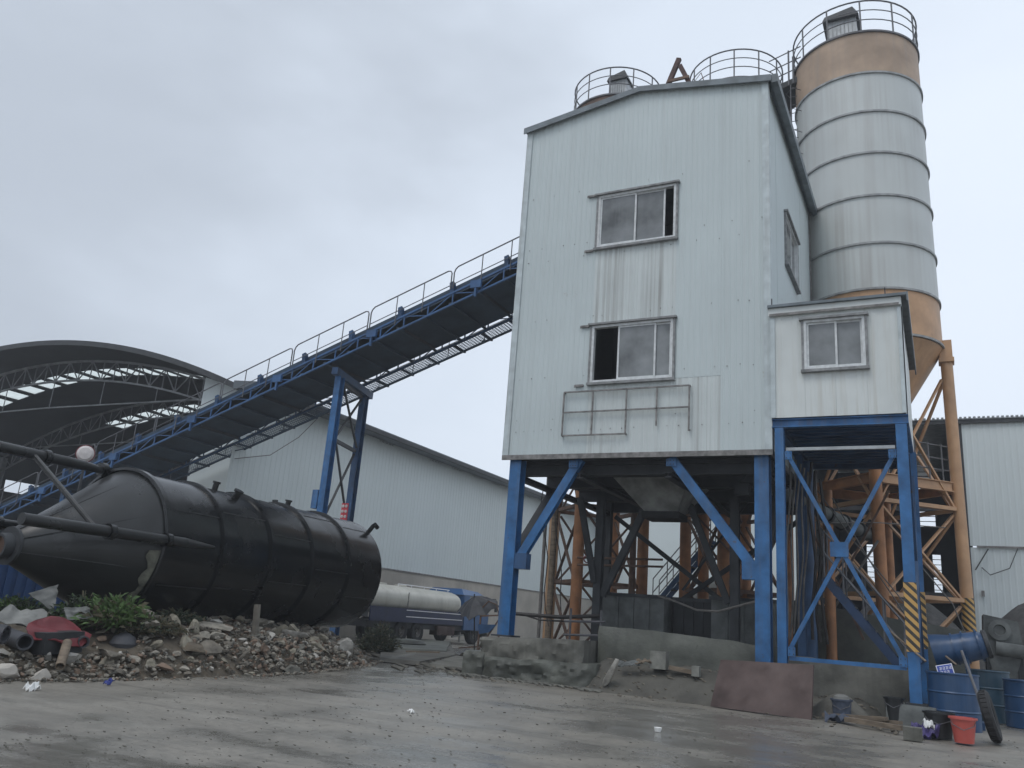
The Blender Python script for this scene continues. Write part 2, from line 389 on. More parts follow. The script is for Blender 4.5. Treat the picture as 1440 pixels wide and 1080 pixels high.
# ------------------------------------------------------------------ long warehouse (wall along Y at X=-22)
def window_unit(parent, p0, udir, w, h, sash, mats=('window_frame', 'window_glass'), proud=.05, fw=.055, ledge=True, open_to=None):
    """p0 lower-left corner on wall plane, udir unit vector along wall; outward = udir x up."""
    p0 = Vector(p0); u = Vector(udir); n = u.cross(Vector((0, 0, 1)))
    def P(a, z, o): return p0+u*a+Vector((0, 0, z))+n*o
    def plate(mb, a0, a1, z0, z1, o0, o1):
        mb.hexa([P(a0, z0, o0), P(a1, z0, o0), P(a1, z0, o1), P(a0, z0, o1), P(a0, z1, o0), P(a1, z1, o0), P(a1, z1, o1), P(a0, z1, o1)])
    f = MB(); o0, o1 = -.08, proud
    plate(f, 0, fw, 0, h, o0, o1); plate(f, w-fw, w, 0, h, o0, o1); plate(f, fw, w-fw, 0, fw, o0, o1); plate(f, fw, w-fw, h-fw, h, o0, o1)
    win = build('window', f, mats[0], parent)
    for i, (a0, a1, off) in enumerate(sash):
        s = MB(); t = .04; o = -.035*off-.02
        plate(s, a0, a0+t, fw, h-fw, o, o+.03); plate(s, a1-t, a1, fw, h-fw, o, o+.03)
        plate(s, a0+t, a1-t, fw, fw+t, o, o+.03); plate(s, a0+t, a1-t, h-fw-t, h-fw, o, o+.03)
        build('sash', s, mats[0], win)
        g = MB(); plate(g, a0+t, a1-t, fw+t, h-fw-t, o+.008, o+.018); build('pane', g, mats[1], win)
    if ledge:
        t = MB(); plate(t, -.08, w+.08, h+.001, h+.045, -.02, proud+.06); plate(t, -.06, w+.06, -.055, -.001, -.02, proud+.05)
        plate(t, -.045, -.001, 0, h, -.02, proud+.01); plate(t, w+.001, w+.045, 0, h, -.02, proud+.01)
        build('window_trim', t, 'window_trim', win)
    return win

def warehouse():
    X = -22.0; Y0, Y1, ZE = 20.9, 62.0, 8.45
    t = thing('warehouse', 'long pale sheet-metal warehouse with dark sloping eave behind the black tank', 'warehouse', (X, 40, 0))
    cols = []; y = Y1; w = 1.05; k = 0
    n = int((Y1-Y0)/w); w = (Y1-Y0)/n
    # outward is +X: run from low Y to high Y gives outward = u x up = (0,1,0)x(0,0,1) = (1,0,0)
    cols = [(i*w, (i+1)*w, 2.95, ZE, ZE) for i in range(n)]
    sheets(t, (X, Y0, 0), (X, Y1, 0), cols, 'warehouse_wall', rib=.014, pitch=.26)
    b = MB(); b.box(X-.25, X+.03, Y0, Y1, 0, 2.93); build('base_wall', b, 'plaster', t)
    b = MB(); b.box(X-.02, X+.07, Y0, Y1, 2.90, 2.96); build('drip_strip', b, 'grimy_trim', t)
    b = MB(); b.hexa([(X-.5, Y0, ZE+.02), (X+.75, Y0, ZE-.02), (X+.75, Y1, ZE-.02), (X-.5, Y1, ZE+.02), (X-.5, Y0, ZE+.32), (X+.75, Y0, ZE+.2), (X+.75, Y1, ZE+.2), (X-.5, Y1, ZE+.32)])
    build('eave', b, 'warehouse_roof', t)
    b = MB(); b.hexa([(X+.752, Y0, ZE-.05), (X+.9, Y0, ZE-.05), (X+.9, Y1, ZE-.05), (X+.752, Y1, ZE-.05), (X+.752, Y0, ZE+.10), (X+.9, Y0, ZE+.10), (X+.9, Y1, ZE+.10), (X+.752, Y1, ZE+.10)])
    build('gutter', b, 'dark_steel', t)
    b = MB(); b.box(X-26, X-.3, Y1-.3, Y1, 0, ZE); b.box(X-.26, X-.03, Y1-.02, Y1, 2.95, ZE); build('end_wall', b, 'dark_sheet', t)
warehouse()

# ------------------------------------------------------------------ arched shed
def arched_shed():
    XA, HW, ZA, YF, YB = -36.0, 14.0, 11.27, 21.0, 60.0
    t = thing('arched_shed', 'dark arched storage shed with lattice truss and rows of skylight panels', 'shed', (XA, YF, 0))
    def za(x): return ZA-.0148*(x-XA)**2
    NX = 44; xs = [XA-HW+2*HW*i/NX for i in range(NX+1)]
    strips = [(24.7, 25.9), (31.2, 32.5)]
    segs = []; y = YF
    for a, b in strips: segs.append((y, a)); y = b
    segs.append((y, YB))
    def slab(m, x0, x1, a, b, o0, o1):
        m.hexa([(x0, a, za(x0)+o0), (x1, a, za(x1)+o0), (x1, b, za(x1)+o0), (x0, b, za(x0)+o0), (x0, a, za(x0)+o1), (x1, a, za(x1)+o1), (x1, b, za(x1)+o1), (x0, b, za(x0)+o1)])
    for a, b in segs:
        m = MB()
        for i in range(NX): slab(m, xs[i], xs[i+1], a, b, 0, .06)
        build('roof_sheet', m, 'vault_roof', t)
    for j, (a, b) in enumerate(strips):
        lim = -49 if j == 0 else -44.9
        i = 0
        while i < NX:
            x0, x1 = xs[i], xs[min(i+2, NX)]
            if x0 > lim:
                m = MB(); slab(m, x0+.16, x1-.16, a, b, .03, .036); build('skylight_panel', m, M['skylight_sheet'], t)
                m = MB(); slab(m, x0-.16, x0+.16, a, b, -.02, .06); build('purlin', m, 'dark_steel', t)
            else:
                m = MB(); slab(m, x0-.16, x1-.1599, a, b, 0, .06); build('roof_sheet', m, 'vault_roof', t)
            i += 2
    # front edge fascia
    m = MB()
    for i in range(NX):
        x0, x1 = xs[i], xs[i+1]
        m.hexa([(x0, YF-.06, za(x0)-.10), (x1, YF-.06, za(x1)-.10), (x1, YF-.004, za(x1)-.10), (x0, YF-.004, za(x0)-.10), (x0, YF-.06, za(x0)+.12), (x1, YF-.06, za(x1)+.12), (x1, YF-.004, za(x1)+.12), (x0, YF-.004, za(x0)+.12)])
    build('fascia', m, 'dark_steel', t)
    # trusses
    for yt in (22.9, 29.6, 36.2, 43.2, 50.2):
        m = MB(); pts = [XA-HW+.3+(2*HW-.6)*i/34 for i in range(35)]
        top = [V(x, yt, za(x)-.22) for x in pts]; bot = [V(x, yt, za(x)-1.12) for x in pts]
        for i in range(34):
            m.bar(top[i], top[i+1], .09); m.bar(bot[i], bot[i+1], .08)
            m.bar(top[i], bot[i+1] if i % 2 == 0 else bot[i], .04) if i % 2 == 0 else m.bar(bot[i], top[i+1], .04)
            m.bar(top[i], bot[i], .035)
        build('truss', m, 'truss_steel', t)
        if yt < 30:
            m = MB(); m.path([(XA-HW+.5, yt, 8.75), (XA, yt, 8.9), (XA+HW-.5, yt, 8.75)], .035)
            for x in (-43, -39.5, -36, -32.5, -29): m.bar((x, yt, 8.85), (x, yt, za(x)-1.12), .03)
            build('tie_rod', m, 'truss_steel', t)
    for yt in (22.9, 29.6, 36.2, 43.2, 50.2):
        for x in (XA-HW+.3, XA+HW-1.2):
            m = MB(); m.ibeam((x, yt, 0), (x, yt, 8.2 if x < -40 else 8.6), .3, .3); build('column', m, 'truss_steel', t)
    # right-hand gable corner sheet, back wall and left wall with a light slot
    m = MB(); m.hexa([(-24.95, YF+.75, 0), (-22.05, YF+.75, 0), (-22.05, YF+.81, 0), (-24.95, YF+.81, 0), (-24.95, YF+.75, 9.3), (-22.05, YF+.75, 8.38), (-22.05, YF+.81, 8.38), (-24.95, YF+.81, 9.3)])
    build('gable_sheet', m, 'warehouse_wall', t)
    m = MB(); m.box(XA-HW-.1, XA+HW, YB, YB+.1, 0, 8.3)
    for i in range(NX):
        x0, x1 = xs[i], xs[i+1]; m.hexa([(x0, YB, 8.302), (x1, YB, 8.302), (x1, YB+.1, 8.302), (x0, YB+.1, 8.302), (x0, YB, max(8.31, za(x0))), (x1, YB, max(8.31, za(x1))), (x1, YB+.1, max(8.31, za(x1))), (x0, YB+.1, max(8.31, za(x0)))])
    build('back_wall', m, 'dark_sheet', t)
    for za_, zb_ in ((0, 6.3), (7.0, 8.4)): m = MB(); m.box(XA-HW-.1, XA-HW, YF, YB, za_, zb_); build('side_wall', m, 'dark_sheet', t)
    m = MB()
    for k in range(14): m.box(XA-HW-.09, XA-HW-.01, YF+k*2.9, YF+k*2.9+.5, 6.302, 6.998)
    build('slot_mullion', m, 'dark_sheet', t)
def skylight_sheet():
    m = bpy.data.materials.new('skylight_sheet'); m.use_nodes = True; t = m.node_tree; N = t.nodes
    N.remove(N['Principled BSDF']); o = N['Material Output']
    tr = N.new('ShaderNodeBsdfTranslucent'); tr.inputs[0].default_value = (.88, .90, .88, 1)
    df = N.new('ShaderNodeBsdfTransparent'); df.inputs[0].default_value = (.85, .88, .86, 1)
    n = N.new('ShaderNodeTexNoise'); n.inputs['Scale'].default_value = 2
    mr = N.new('ShaderNodeMapRange'); mr.inputs[3].default_value = .25; mr.inputs[4].default_value = .75
    x = N.new('ShaderNodeMixShader'); g = N.new('ShaderNodeNewGeometry')
    t.links.new(g.outputs['Position'], n.inputs['Vector']); t.links.new(n.outputs['Fac'], mr.inputs[0]); t.links.new(mr.outputs[0], x.inputs[0])
    t.links.new(tr.outputs[0], x.inputs[1]); t.links.new(df.outputs[0], x.inputs[2]); t.links.new(x.outputs[0], o.inputs[0]); M['skylight_sheet'] = m
skylight_sheet()
arched_shed()

# ------------------------------------------------------------------ right warehouse with open bay
def right_warehouse():
    Y = 34.0; ZT = 9.55; XL = .95
    t = thing('open_bay_shed', 'pale sheet-metal shed with a dark open bay behind the tall silo', 'shed', (4, Y, 0))
    cols = []; x = 0; w = 1.02
    while x < 16: cols.append((x, x+w-.0005, 0.2, ZT-.02, ZT-.02)); x += w
    # two courses with a lap seam
    up = [(a, b, 4.95, ZT-.03, ZT-.03) for a, b, *_ in cols]; lo = [(a, b, .1, 4.9, 4.9) for a, b, *_ in cols]
    sheets(t, (XL, Y, 0), (XL+16, Y, 0), up, 'warehouse_wall', rib=.007, pitch=.2)
    sheets(t, (XL, Y+.03, 0), (XL+16, Y+.03, 0), lo, 'warehouse_wall', rib=.007, pitch=.2)
    b = MB(); b.box(XL+.2, XL+16, Y-.05, Y-.022, 4.885, 4.96); build('lap_strip', b, 'grimy_trim', t)
    b = MB()
    for i in range(150):
        xx = -4.5+i*.15; b.box(xx, xx+.085, Y-.18, Y+14, ZT+.06, ZT+.11)
    b.box(-4.5, XL+17, Y-.15, Y+14, ZT+.02, ZT+.058); build('roof', b, 'galvanised', t)
    b = MB(); b.box(XL-.12, XL-.005, Y-.04, Y+.1, 0, ZT); b.box(-4.5, XL+17, Y-.12, Y-.045, ZT-.13, ZT+.018); build('edge_trim', b, 'dark_steel', t)
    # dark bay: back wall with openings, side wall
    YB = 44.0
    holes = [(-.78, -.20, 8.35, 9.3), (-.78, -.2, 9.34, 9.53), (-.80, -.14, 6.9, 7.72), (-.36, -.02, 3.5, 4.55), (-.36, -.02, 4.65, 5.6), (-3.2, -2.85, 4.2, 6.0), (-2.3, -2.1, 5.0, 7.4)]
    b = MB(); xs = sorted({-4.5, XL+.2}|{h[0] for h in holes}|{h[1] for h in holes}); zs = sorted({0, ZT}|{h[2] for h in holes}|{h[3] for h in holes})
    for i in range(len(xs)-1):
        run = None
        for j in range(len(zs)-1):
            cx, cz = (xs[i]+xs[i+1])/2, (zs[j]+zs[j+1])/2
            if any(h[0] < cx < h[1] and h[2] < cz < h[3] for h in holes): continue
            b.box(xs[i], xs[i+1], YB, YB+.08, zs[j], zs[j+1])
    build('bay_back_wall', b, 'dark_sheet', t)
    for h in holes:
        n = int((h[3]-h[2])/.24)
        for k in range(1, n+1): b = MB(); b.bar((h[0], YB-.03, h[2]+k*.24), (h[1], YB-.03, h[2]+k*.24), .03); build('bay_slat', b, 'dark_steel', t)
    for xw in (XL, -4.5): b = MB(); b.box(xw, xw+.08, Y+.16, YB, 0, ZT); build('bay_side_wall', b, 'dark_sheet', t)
    for z in (3.2, 6.3): b = MB(); b.bar((-4.4, Y+.3, z), (XL, Y+.3, z), .12, .16); build('bay_girt', b, 'dark_steel', t)
    # conduit and hanging wire on the wall
    b = MB(); p = atx(1388, 800, 1.3); b.path([(1.25, Y-.08, 4.2), (1.5, Y-.08, 3.95), (2.1, Y-.08, 4.2), (2.4, Y-.08, 4.9)], .015, 4); b.bar((1.05, Y-.09, 4.1), (1.5, Y-.09, 4.85), .04); build('wall_wire', b, 'dark_steel', t)
    b = MB(); b.box(1.18, 1.28, Y-.12, Y-.03, 3.2, 3.4); build('junction_box', b, 'grimy_trim', t)
right_warehouse()

# ------------------------------------------------------------------ far blocks seen between the legs
def far_buildings():
    t = thing('works_building', 'pale works building with a narrow window seen between the tower legs', 'building', (-13.6, 55, 0))
    b = MB(); b.box(-14.2, -6.3, 55, 61, 0, 12.5); build('wall', b, 'warehouse_wall', t)
    window_unit(t, (-10.75, 55, 8.7), (1, 0, 0), .9, 1.6, [(.05, .47, 0), (.43, .85, 1)], ledge=False)
    b = MB(); b.box(-14.4, -6.1, 54.8, 61.2, 12.5, 12.7); build('roof', b, 'warehouse_roof', t)
    t = thing('grey_annex', 'low grey-white annex between the long warehouse and the works building', 'building', (-18, 58, 0))
    b = MB(); b.box(-21.4, -14.5, 56, 62, 0, 9.0); build('wall', b, 'warehouse_wall', t)
    b = MB(); b.box(-21.5, -14.4, 55.8, 62.2, 9.0, 9.3); build('roof', b, 'galvanised', t)
far_buildings()

# ------------------------------------------------------------------ silos
def silo(cx, cy, r, ztop, zbot, rings, label, mats, full=True, legs_r=None, lean=0, zcone=None, leg_r=.17, filt=None, rail_h=1.05, leg_mats=None, group=None, brace_mat='dark_steel'):
    t = thing('cement_silo', label, 'silo', (cx, cy, 0), group)
    lv = sorted(rings, reverse=True); levels = [ztop]+lv+[zbot]
    for i in range(len(levels)-1):
        a, b = levels[i], levels[i+1]; mname = mats[0] if i == 0 else (mats[2] if i >= len(levels)-2-mats[3]+1 else mats[1])
        m = MB(); m.lathe((cx, cy, 0), [(r, b), (r, a)], 64); build('shell_band', m, mname, t, True)
    for z in lv+[zbot, ztop-.02]:
        m = MB(); m.lathe((cx, cy, 0), [(r+.004, z-.045), (r+.05, z-.04), (r+.05, z+.015), (r+.004, z+.03)], 64); build('flange_ring', m, 'silo_ring' if z < ztop-.1 else 'railing_steel', t, True)
    m = MB(); m.lathe((cx, cy, 0), [(r, ztop), (r*.55, ztop+.16), (.02, ztop+.25)], 48); build('silo_top', m, 'dark_steel' if not full else 'silo_ring', t, True)
    zc = zcone if zcone is not None else zbot-2.6
    m = MB(); m.lathe((cx, cy, 0), [(r-.01, zbot-.05), (.22, zc), (.22, zc-.35), (.05, zc-.35)], 48); build('cone', m, mats[2], t, True)
    # railing
    rr = r+.02; npost = 12; rail = build_rail = None
    root = MB()
    for h in (rail_h, rail_h*.68, rail_h*.36):
        pts = [(cx+rr*math.cos(k*math.pi/24), cy+rr*math.sin(k*math.pi/24), ztop+h) for k in range(49)]
        q = MB(); q.path(pts, .026 if h == rail_h else .017, 5); build('guard_rail', q, 'railing_steel', t)
    for k in range(npost):
        a = 2*math.pi*(k+.35)/npost; q = MB(); p = V(cx+rr*math.cos(a), cy+rr*math.sin(a), ztop)
        q.tube(p, p+V(0, 0, rail_h), .024, 6); build('rail_post', q, 'railing_steel', t)
    if filt:
        fx, fy, s = filt; z = ztop+.15; m = MB(); m.box(fx-s*.55, fx+s*.45, fy-s*.5, fy+s*.5, z, z+1.0*s/.9)
        fb = build('dust_filter', m, 'galvanised', t)
        zt = z+1.0*s/.9; m = MB(); m.hexa([(fx-s*.68, fy-s*.65, zt-.05), (fx+s*.55, fy-s*.65, zt-.05), (fx+s*.55, fy+s*.6, zt-.02), (fx-s*.68, fy+s*.6, zt-.02), (fx-s*.6, fy-s*.6, zt+.12), (fx+s*.35, fy-s*.6, zt+.28), (fx+s*.35, fy+s*.6, zt+.28), (fx-s*.6, fy+s*.6, zt+.12)])
        build('filter_hood', m, 'dark_steel', fb)
        m = MB()
        for k in range(7): m.box(fx-s*.5+k*.12*s/.9, fx-s*.47+k*.12*s/.9, fy-s*.5-.02, fy-s*.5-.002, z+.1, zt-.1)
        build('filter_rib', m, 'silo_ring', fb)
    # legs
    lr = legs_r or r-.05
    P = [V(cx+lr, cy, 0), V(cx, cy-lr, 0), V(cx-lr, cy, 0), V(cx, cy+lr, 0)]
    lm = leg_mats or ['orange_paint']*4
    for k, p in enumerate(P):
        m = MB(); m.tube(p, (p.x, p.y, zbot+.1), leg_r, 20); lg = build('leg', m, lm[k], t, True)
        m = MB(); m.box(p.x-.25, p.x+.25, p.y-.25, p.y+.25, 0, .06); build('base_plate', m, 'dark_steel', lg)
        c = V(cx, cy, 0); d = (p-c).normalized()
        m = MB(); m.bar(p+V(0, 0, zbot-.30), p+V(0, 0, zbot+.2), .36, .32, up=d); m.bar(p+V(0, 0, zbot-.42), p+V(0, 0, zbot-.301), .42, .38, up=d); build('leg_bracket', m, lm[k], lg)
    hs = [.7, zbot*.30, zbot*.57, zbot*.60]
    zl = [.5, zbot*.27, zbot*.52, zbot*.92]
    for k in range(4):
        a, b = P[k], P[(k+1) % 4]; bm_ = brace_mat
        for j in range(3):
            z0, z1 = zl[j], zl[j+1]
            d = (b-a).normalized()*leg_r
            m = MB(); m.bar(a+d+V(0, 0, z0), b-d+V(0, 0, z1-.15), .08, .05); build('cross_brace', m, bm_, t)
            n = (b-a).normalized().cross(V(0, 0, 1))*.07
            m = MB(); m.bar(b-d+V(0, 0, z0)+n, a+d+V(0, 0, z1-.15)+n, .08, .05); build('cross_brace', m, bm_, t)
            if j: m = MB(); m.bar(a+d+V(0, 0, z0), b-d+V(0, 0, z0), .14, .1); build('tie_beam', m, bm_, t)
    if lean: t.rotation_euler = (0, lean, 0)
    return t, P
SZ = 18.75
rings_R = [17.3, 16.0, 14.65, 13.3, 11.85, 10.5]
tR, PR = silo(-1.3, 24.35, 1.8, SZ, 9.2, rings_R, 'tall pale silo with orange top and bottom bands right of the tower', ('orange_faded', 'silo_white', 'orange_paint', 1),
     legs_r=1.85, lean=-R(.7), leg_r=.15, zcone=6.6, filt=(-1.5, 23.6, .85), leg_mats=['orange_paint', 'orange_tower', 'orange_tower', 'orange_tower'], rail_h=1.05, brace_mat='orange_paint')
tM, PM = silo(-5.45, 25.2, 1.55, SZ+.22, 9.0, rings_R, 'middle silo with dark domed top rising behind the tower roof', ('dark_steel', 'silo_white', 'orange_paint', 1),
     full=False, legs_r=1.5, leg_mats=['orange_tower']*4, brace_mat='rusty_steel')
tL, PL = silo(-9.6, 24.6, 1.55, SZ+.22, 9.0, rings_R, 'rear left silo with rusty brown top and dust filter behind the tower roof', ('rusty_steel', 'silo_white', 'orange_paint', 1),
     legs_r=1.5, filt=(-9.15, 23.8, .62), leg_mats=['orange_tower', 'orange_tower', 'orange_paint', 'orange_tower'], brace_mat='rusty_steel')
# hazard sleeve on the outer leg of the right silo
def sleeve_round(c, r, z0, z1, parent):
    m = MB(); m.lathe(c, [(r, z0), (r, z1)], 20); return build('hazard_band', m, 'hazard_stripes', parent, True)
sleeve_round((.55, 24.35, 0), .154, 1.75, 2.55, tR)
# platform of orange beams and a railed landing round the right silo legs
def platform():
    z = 5.35; c = V(-1.3, 24.35, 0)
    k = 0
    for a in range(4):
        p, q = PR[a], PR[(a+1) % 4]; d = (q-p).normalized()*.18
        m = MB(); m.ibeam(p+d+V(0, 0, z), q-d+V(0, 0, z), .14, .26); build('platform_beam', m, 'orange_paint' if a in (0,) else 'orange_tower', tR)
    m = MB(); m.hexa([PR[1]+V(0, .2, z+.14), PR[0]+V(-.2, 0, z+.14), PR[3]+V(0, -.2, z+.14), PR[2]+V(.2, 0, z+.14), PR[1]+V(0, .2, z+.17), PR[0]+V(-.2, 0, z+.17), PR[3]+V(0, -.2, z+.17), PR[2]+V(.2, 0, z+.17)])
    build('platform_deck', m, 'rusty_steel', tR)
    m = MB()
    for h in (.45, .75, 1.1):
        m.tube(PR[1]+V(0, 0, z+h), PR[0]+V(-.15, 0, z+h), .02, 5)
    for i in range(6): p = PR[1].lerp(PR[0], i/6)+V(0, 0, z+.13); m.tube(p, p+V(0, 0, 1.0), .02, 5)
    build('platform_railing', m, 'railing_steel', tR)
platform()

def link_bridge():
    t = thing('silo_catwalk', 'dark steel catwalk and ladder between the middle silo and the tall silo', 'catwalk', (-3.4, 24.4, SZ-1.0))
    m = MB(); m.hexa([(-4.1, 24.0, SZ-.5), (-3.05, 23.6, SZ-.5), (-3.05, 24.9, SZ-.5), (-4.1, 25.2, SZ-.5), (-4.1, 24.0, SZ-.3), (-3.05, 23.6, SZ-.3), (-3.05, 24.9, SZ-.3), (-4.1, 25.2, SZ-.3)]); build('deck', m, 'black_steel', t)
    m = MB()
    for z in (.0, .35, .75): m.tube((-4.1, 24.0, SZ+z), (-3.05, 23.6, SZ+z), .02, 5)
    m.tube((-3.45, 23.75, SZ-.5), (-3.45, 23.75, SZ+.8), .03, 5); m.tube((-3.3, 23.7, SZ-.5), (-3.3, 23.7, SZ+.5), .04, 5); build('railing', m, 'railing_steel', t)
    # duct hanging below the deck
    m = MB(); m.tube((-3.62, 24.3, 12.5), (-3.62, 24.3, SZ-.5), .17, 10); build('duct', m, 'black_steel', t)
    m = MB()
    for x in (-3.4, -3.12): m.tube((x, 23.75, 10.5), (x, 23.75, SZ-.5), .02, 5)
    z = 10.6
    while z < SZ-.5: m.tube((-3.4, 23.75, z), (-3.12, 23.75, z), .014, 4); z += .3
    build('ladder', m, 'railing_steel', t)
    z = 11
    while z < SZ-.5:
        m = MB(); m.path([(-3.4, 23.75, z), (-3.5, 23.45, z), (-3.26, 23.2, z), (-3.02, 23.45, z), (-3.12, 23.75, z)], .014, 4); build('cage_hoop', m, 'railing_steel', t); z += .75
link_bridge()

# ------------------------------------------------------------------ the batching tower
XL, XR, YF, YB, Z0, ZE, ZR = -8.8, -2.88, 16.5, 23.1, 4.78, 13.31, 13.76
XC = (XL+XR)/2
def tower():
    t = thing('batching_tower', 'tall pale clad concrete batching tower standing on blue steel legs', 'tower', (XC, 19.8, 0))
    def zr(x): return ZE+(ZR-ZE)*(1-abs(x-XC)/(XR-XC))
    bx = [XL, XL+1.0, XL+2.0, -5.83, -4.87, -3.87, XR]
    cols = []
    for i in range(6):
        a, b = bx[i], bx[i+1]; zt0, zt1 = zr(a), zr(b)
        def tsplit(zb, za_, zb_, mm=None): cols.append((a-XL, b-XL-.0005, zb, za_, zb_)+((mm,) if mm else ()))
        if i in (2, 3):
            tsplit(Z0, 6.40, 6.40, 'cladding_stained'); tsplit(7.74, 9.70, 9.70, 'cladding_stained'); tsplit(11.04, zt0, zt1)
        else:
            if abs(b-XC) < .01 or abs(a-XC) < .01: pass
            if i == 4: tsplit(Z0, 6.4, 6.4, 'cladding_stained'); tsplit(6.401, zt0, zt1)
            else: tsplit(Z0, zt0, zt1)
    sheets(t, (XL, YF, 0), (XR, YF, 0), cols, 'cladding', rib=.007, pitch=.12)
    # right side wall: outward +X, run in +Y. Panels with window hole Y 18.6..20.45, z 9.72..11.1
    ys = [YF, 17.55, 18.6, 19.52, 20.45, 21.3, 22.2, YB]; cols = []
    for i in range(7):
        a, b = ys[i]-YF, ys[i+1]-YF-.0005
        if i in (2, 3): cols += [(a, b, Z0, 9.74, 9.74), (a, b, 11.06, ZE, ZE)]
        else: cols.append((a, b, Z0, ZE, ZE))
    sheets(t, (XR, YF, 0), (XR, YB, 0), cols, 'cladding', rib=.007, pitch=.12)
    # left wall (outward -X) and back wall
    n = 7; w = (YB-YF)/n; sheets(t, (XL, YB, 0), (XL, YF, 0), [(i*w, (i+1)*w-.0005, Z0, ZE, ZE) for i in range(n)], 'cladding', rib=.007, pitch=.12)
    n = 6; w = (XR-XL)/n; sheets(t, (XR, YB, 0), (XL, YB, 0), [(i*w, (i+1)*w-.0005, Z0, zr(XR-i*w), zr(XR-(i+1)*w)) for i in range(n)], 'cladding', rib=.007, pitch=.12)
    # corner trims
    for x, y, sx in ((XL, YF, -1), (XR, YF, 1)):
        m = MB(); m.box(x-.055 if sx < 0 else x-.10, x+.10 if sx < 0 else x+.045, y-.035, y-.013, Z0-.05, ZE-.01); m.box(*( (x-.055, x-.025) if sx < 0 else (x+.02, x+.045)), y-.012, y+.16, Z0-.05, ZE-.01)
        build('corner_trim', m, 'trim', t)
    m = MB(); m.box(XR+.013, XR+.04, YB-.1, YB+.05, Z0-.05, ZE-.02); build('corner_trim', m, 'grimy_trim', t)
    m = MB(); m.box(XL-.05, XR+.05, YF-.045, YF-.013, Z0-.09, Z0+.02); m.box(XR+.014, XR+.045, YF-.012, YB, Z0-.09, Z0+.02); build('base_trim', m, 'grimy_trim', t)
    # roof
    for sx in (-1, 1):
        m = MB(); xe = XL-.12 if sx < 0 else XR+.12; ze = ZE-.02
        a = (xe, ze), (XC, ZR+.01)
        m.hexa([(xe, YF-.10, ze), (XC, YF-.10, ZR+.01), (XC, YB+.15, ZR+.01), (xe, YB+.15, ze), (xe, YF-.10, ze+.05), (XC, YF-.10, ZR+.06), (XC, YB+.15, ZR+.06), (xe, YB+.15, ze+.05)])
        build('roof_slope', m, 'roof_trim', t)
        m = MB(); m.hexa([(xe, YF-.13, ze-.10), (XC-.002*sx, YF-.13, ZR-.07), (XC-.002*sx, YF-.102, ZR-.07), (xe, YF-.102, ze-.10), (xe, YF-.13, ze+.06), (XC-.002*sx, YF-.13, ZR+.07), (XC-.002*sx, YF-.102, ZR+.07), (xe, YF-.102, ze+.06)])
        build('verge_trim', m, 'roof_trim', t)
    m = MB(); m.box(XR+.122, XR+.26, YF-.1, YB+.15, ZE-.16, ZE+.05); build('gutter', m, 'roof_trim', t)
    # windows
    w1 = window_unit(t, (-6.78, YF-.012, 9.70), (1, 0, 0), 1.89, 1.36, [(.05, .94, 0), (.86, 1.62, 1)], proud=.04)
    w2 = window_unit(t, (-6.78, YF-.012, 6.40), (1, 0, 0), 1.89, 1.36, [(.62, 1.5, 0), (1.0, 1.84, 1)], proud=.04)
    w3 = window_unit(t, (XR+.012, 18.62, 9.74), (0, 1, 0), 1.82, 1.32, [(.05, .95, 0), (.87, 1.77, 1)], proud=.04)
    for (x, z) in ((-7.05, 9.66), (-7.05, 11.1), (-7.05, 7.77), (-7.12, 6.36)):
        m = MB(); m.box(x, x+.19, YF-.06, YF-.014, z-.03, z+.02); m.box(x-.02, x+.02, YF-.075, YF-.061, z-.05, z+.01); build('bracket', m, 'grimy_trim', t)
    # screws
    m = MB()
    for z, d in ((5.35, .28), (5.62, .9), (6.6, .35), (8.02, .3), (9.55, .55), (9.9, .33), (11.3, .8)):
        x = XL+.25
        while x < XR-.1:
            if random.random() < .72 and not (-6.9 < x < -4.8 and (6.2 < z < 7.9 or 9.6 < z < 11.2)):
                zz = z+random.uniform(-.02, .02); s = random.uniform(.006, .011); m.box(x-s, x+s, YF-.022, YF-.013, zz-s, zz+s)
            x += d*random.uniform(.7, 1.1)
    tag(build('screw', m, 'screw_dark', t), kind='stuff')
    # empty steel signboard frame under the lower window
    f = MB(); yy = YF-.09; x0, x1, z0, z1 = -7.36, -4.5, 5.20, 6.2
    for a, b in (((x0, z0), (x0, z1)), ((x1, z0+.02), (x1, z1)), ((x0, z1), (x1, z1)), ((x0, z0), (-5.85, z0)), ((x0, .5*(z0+z1)+.03), (-4.52, .5*(z0+z1)+.03)), ((-6.66, z0), (-6.66, z1)), ((-5.88, z0), (-5.88, z1)), ((-5.2, z0+.15), (-5.2, z1))):
        f.bar((a[0], yy, a[1]), (b[0], yy, b[1]), .032, .032, up=(0, 1, 0))
    for x, z in ((x0, z1), (x1, z1), (x0, z0), (-5.88, z0), (x1, z0+.05)): f.bar((x, yy+.016, z), (x, YF-.014, z), .03)
    build('sign_frame', f, 'grimy_trim', t)
    # floor: beams below deck
    m = MB(); m.box(XL+.05, XR-.05, YF+.05, YB-.05, Z0-.02, Z0+.04); build('floor_deck', m, 'dark_steel', t)
    for y in (17.15, 18.8, 20.9, 22.95): m = MB(); m.ibeam((XL+.05, y, Z0-.2), (XR-.05, y, Z0-.2), .2, .3); build('floor_beam', m, 'dark_steel', t)
    for x in (XL+.2, -7.0, -5.0, XR-.2): m = MB(); m.ibeam((x, YF+.2, Z0-.42), (x, YB-.1, Z0-.42), .16, .12); build('floor_beam', m, 'dark_steel', t)
    for k in range(9): m = MB(); m.bar((XL+.1, 17.1+k*.67, Z0-.07), (XR-.1, 17.1+k*.67, Z0-.07), .07, .09); build('floor_joist', m, 'dark_steel', t)
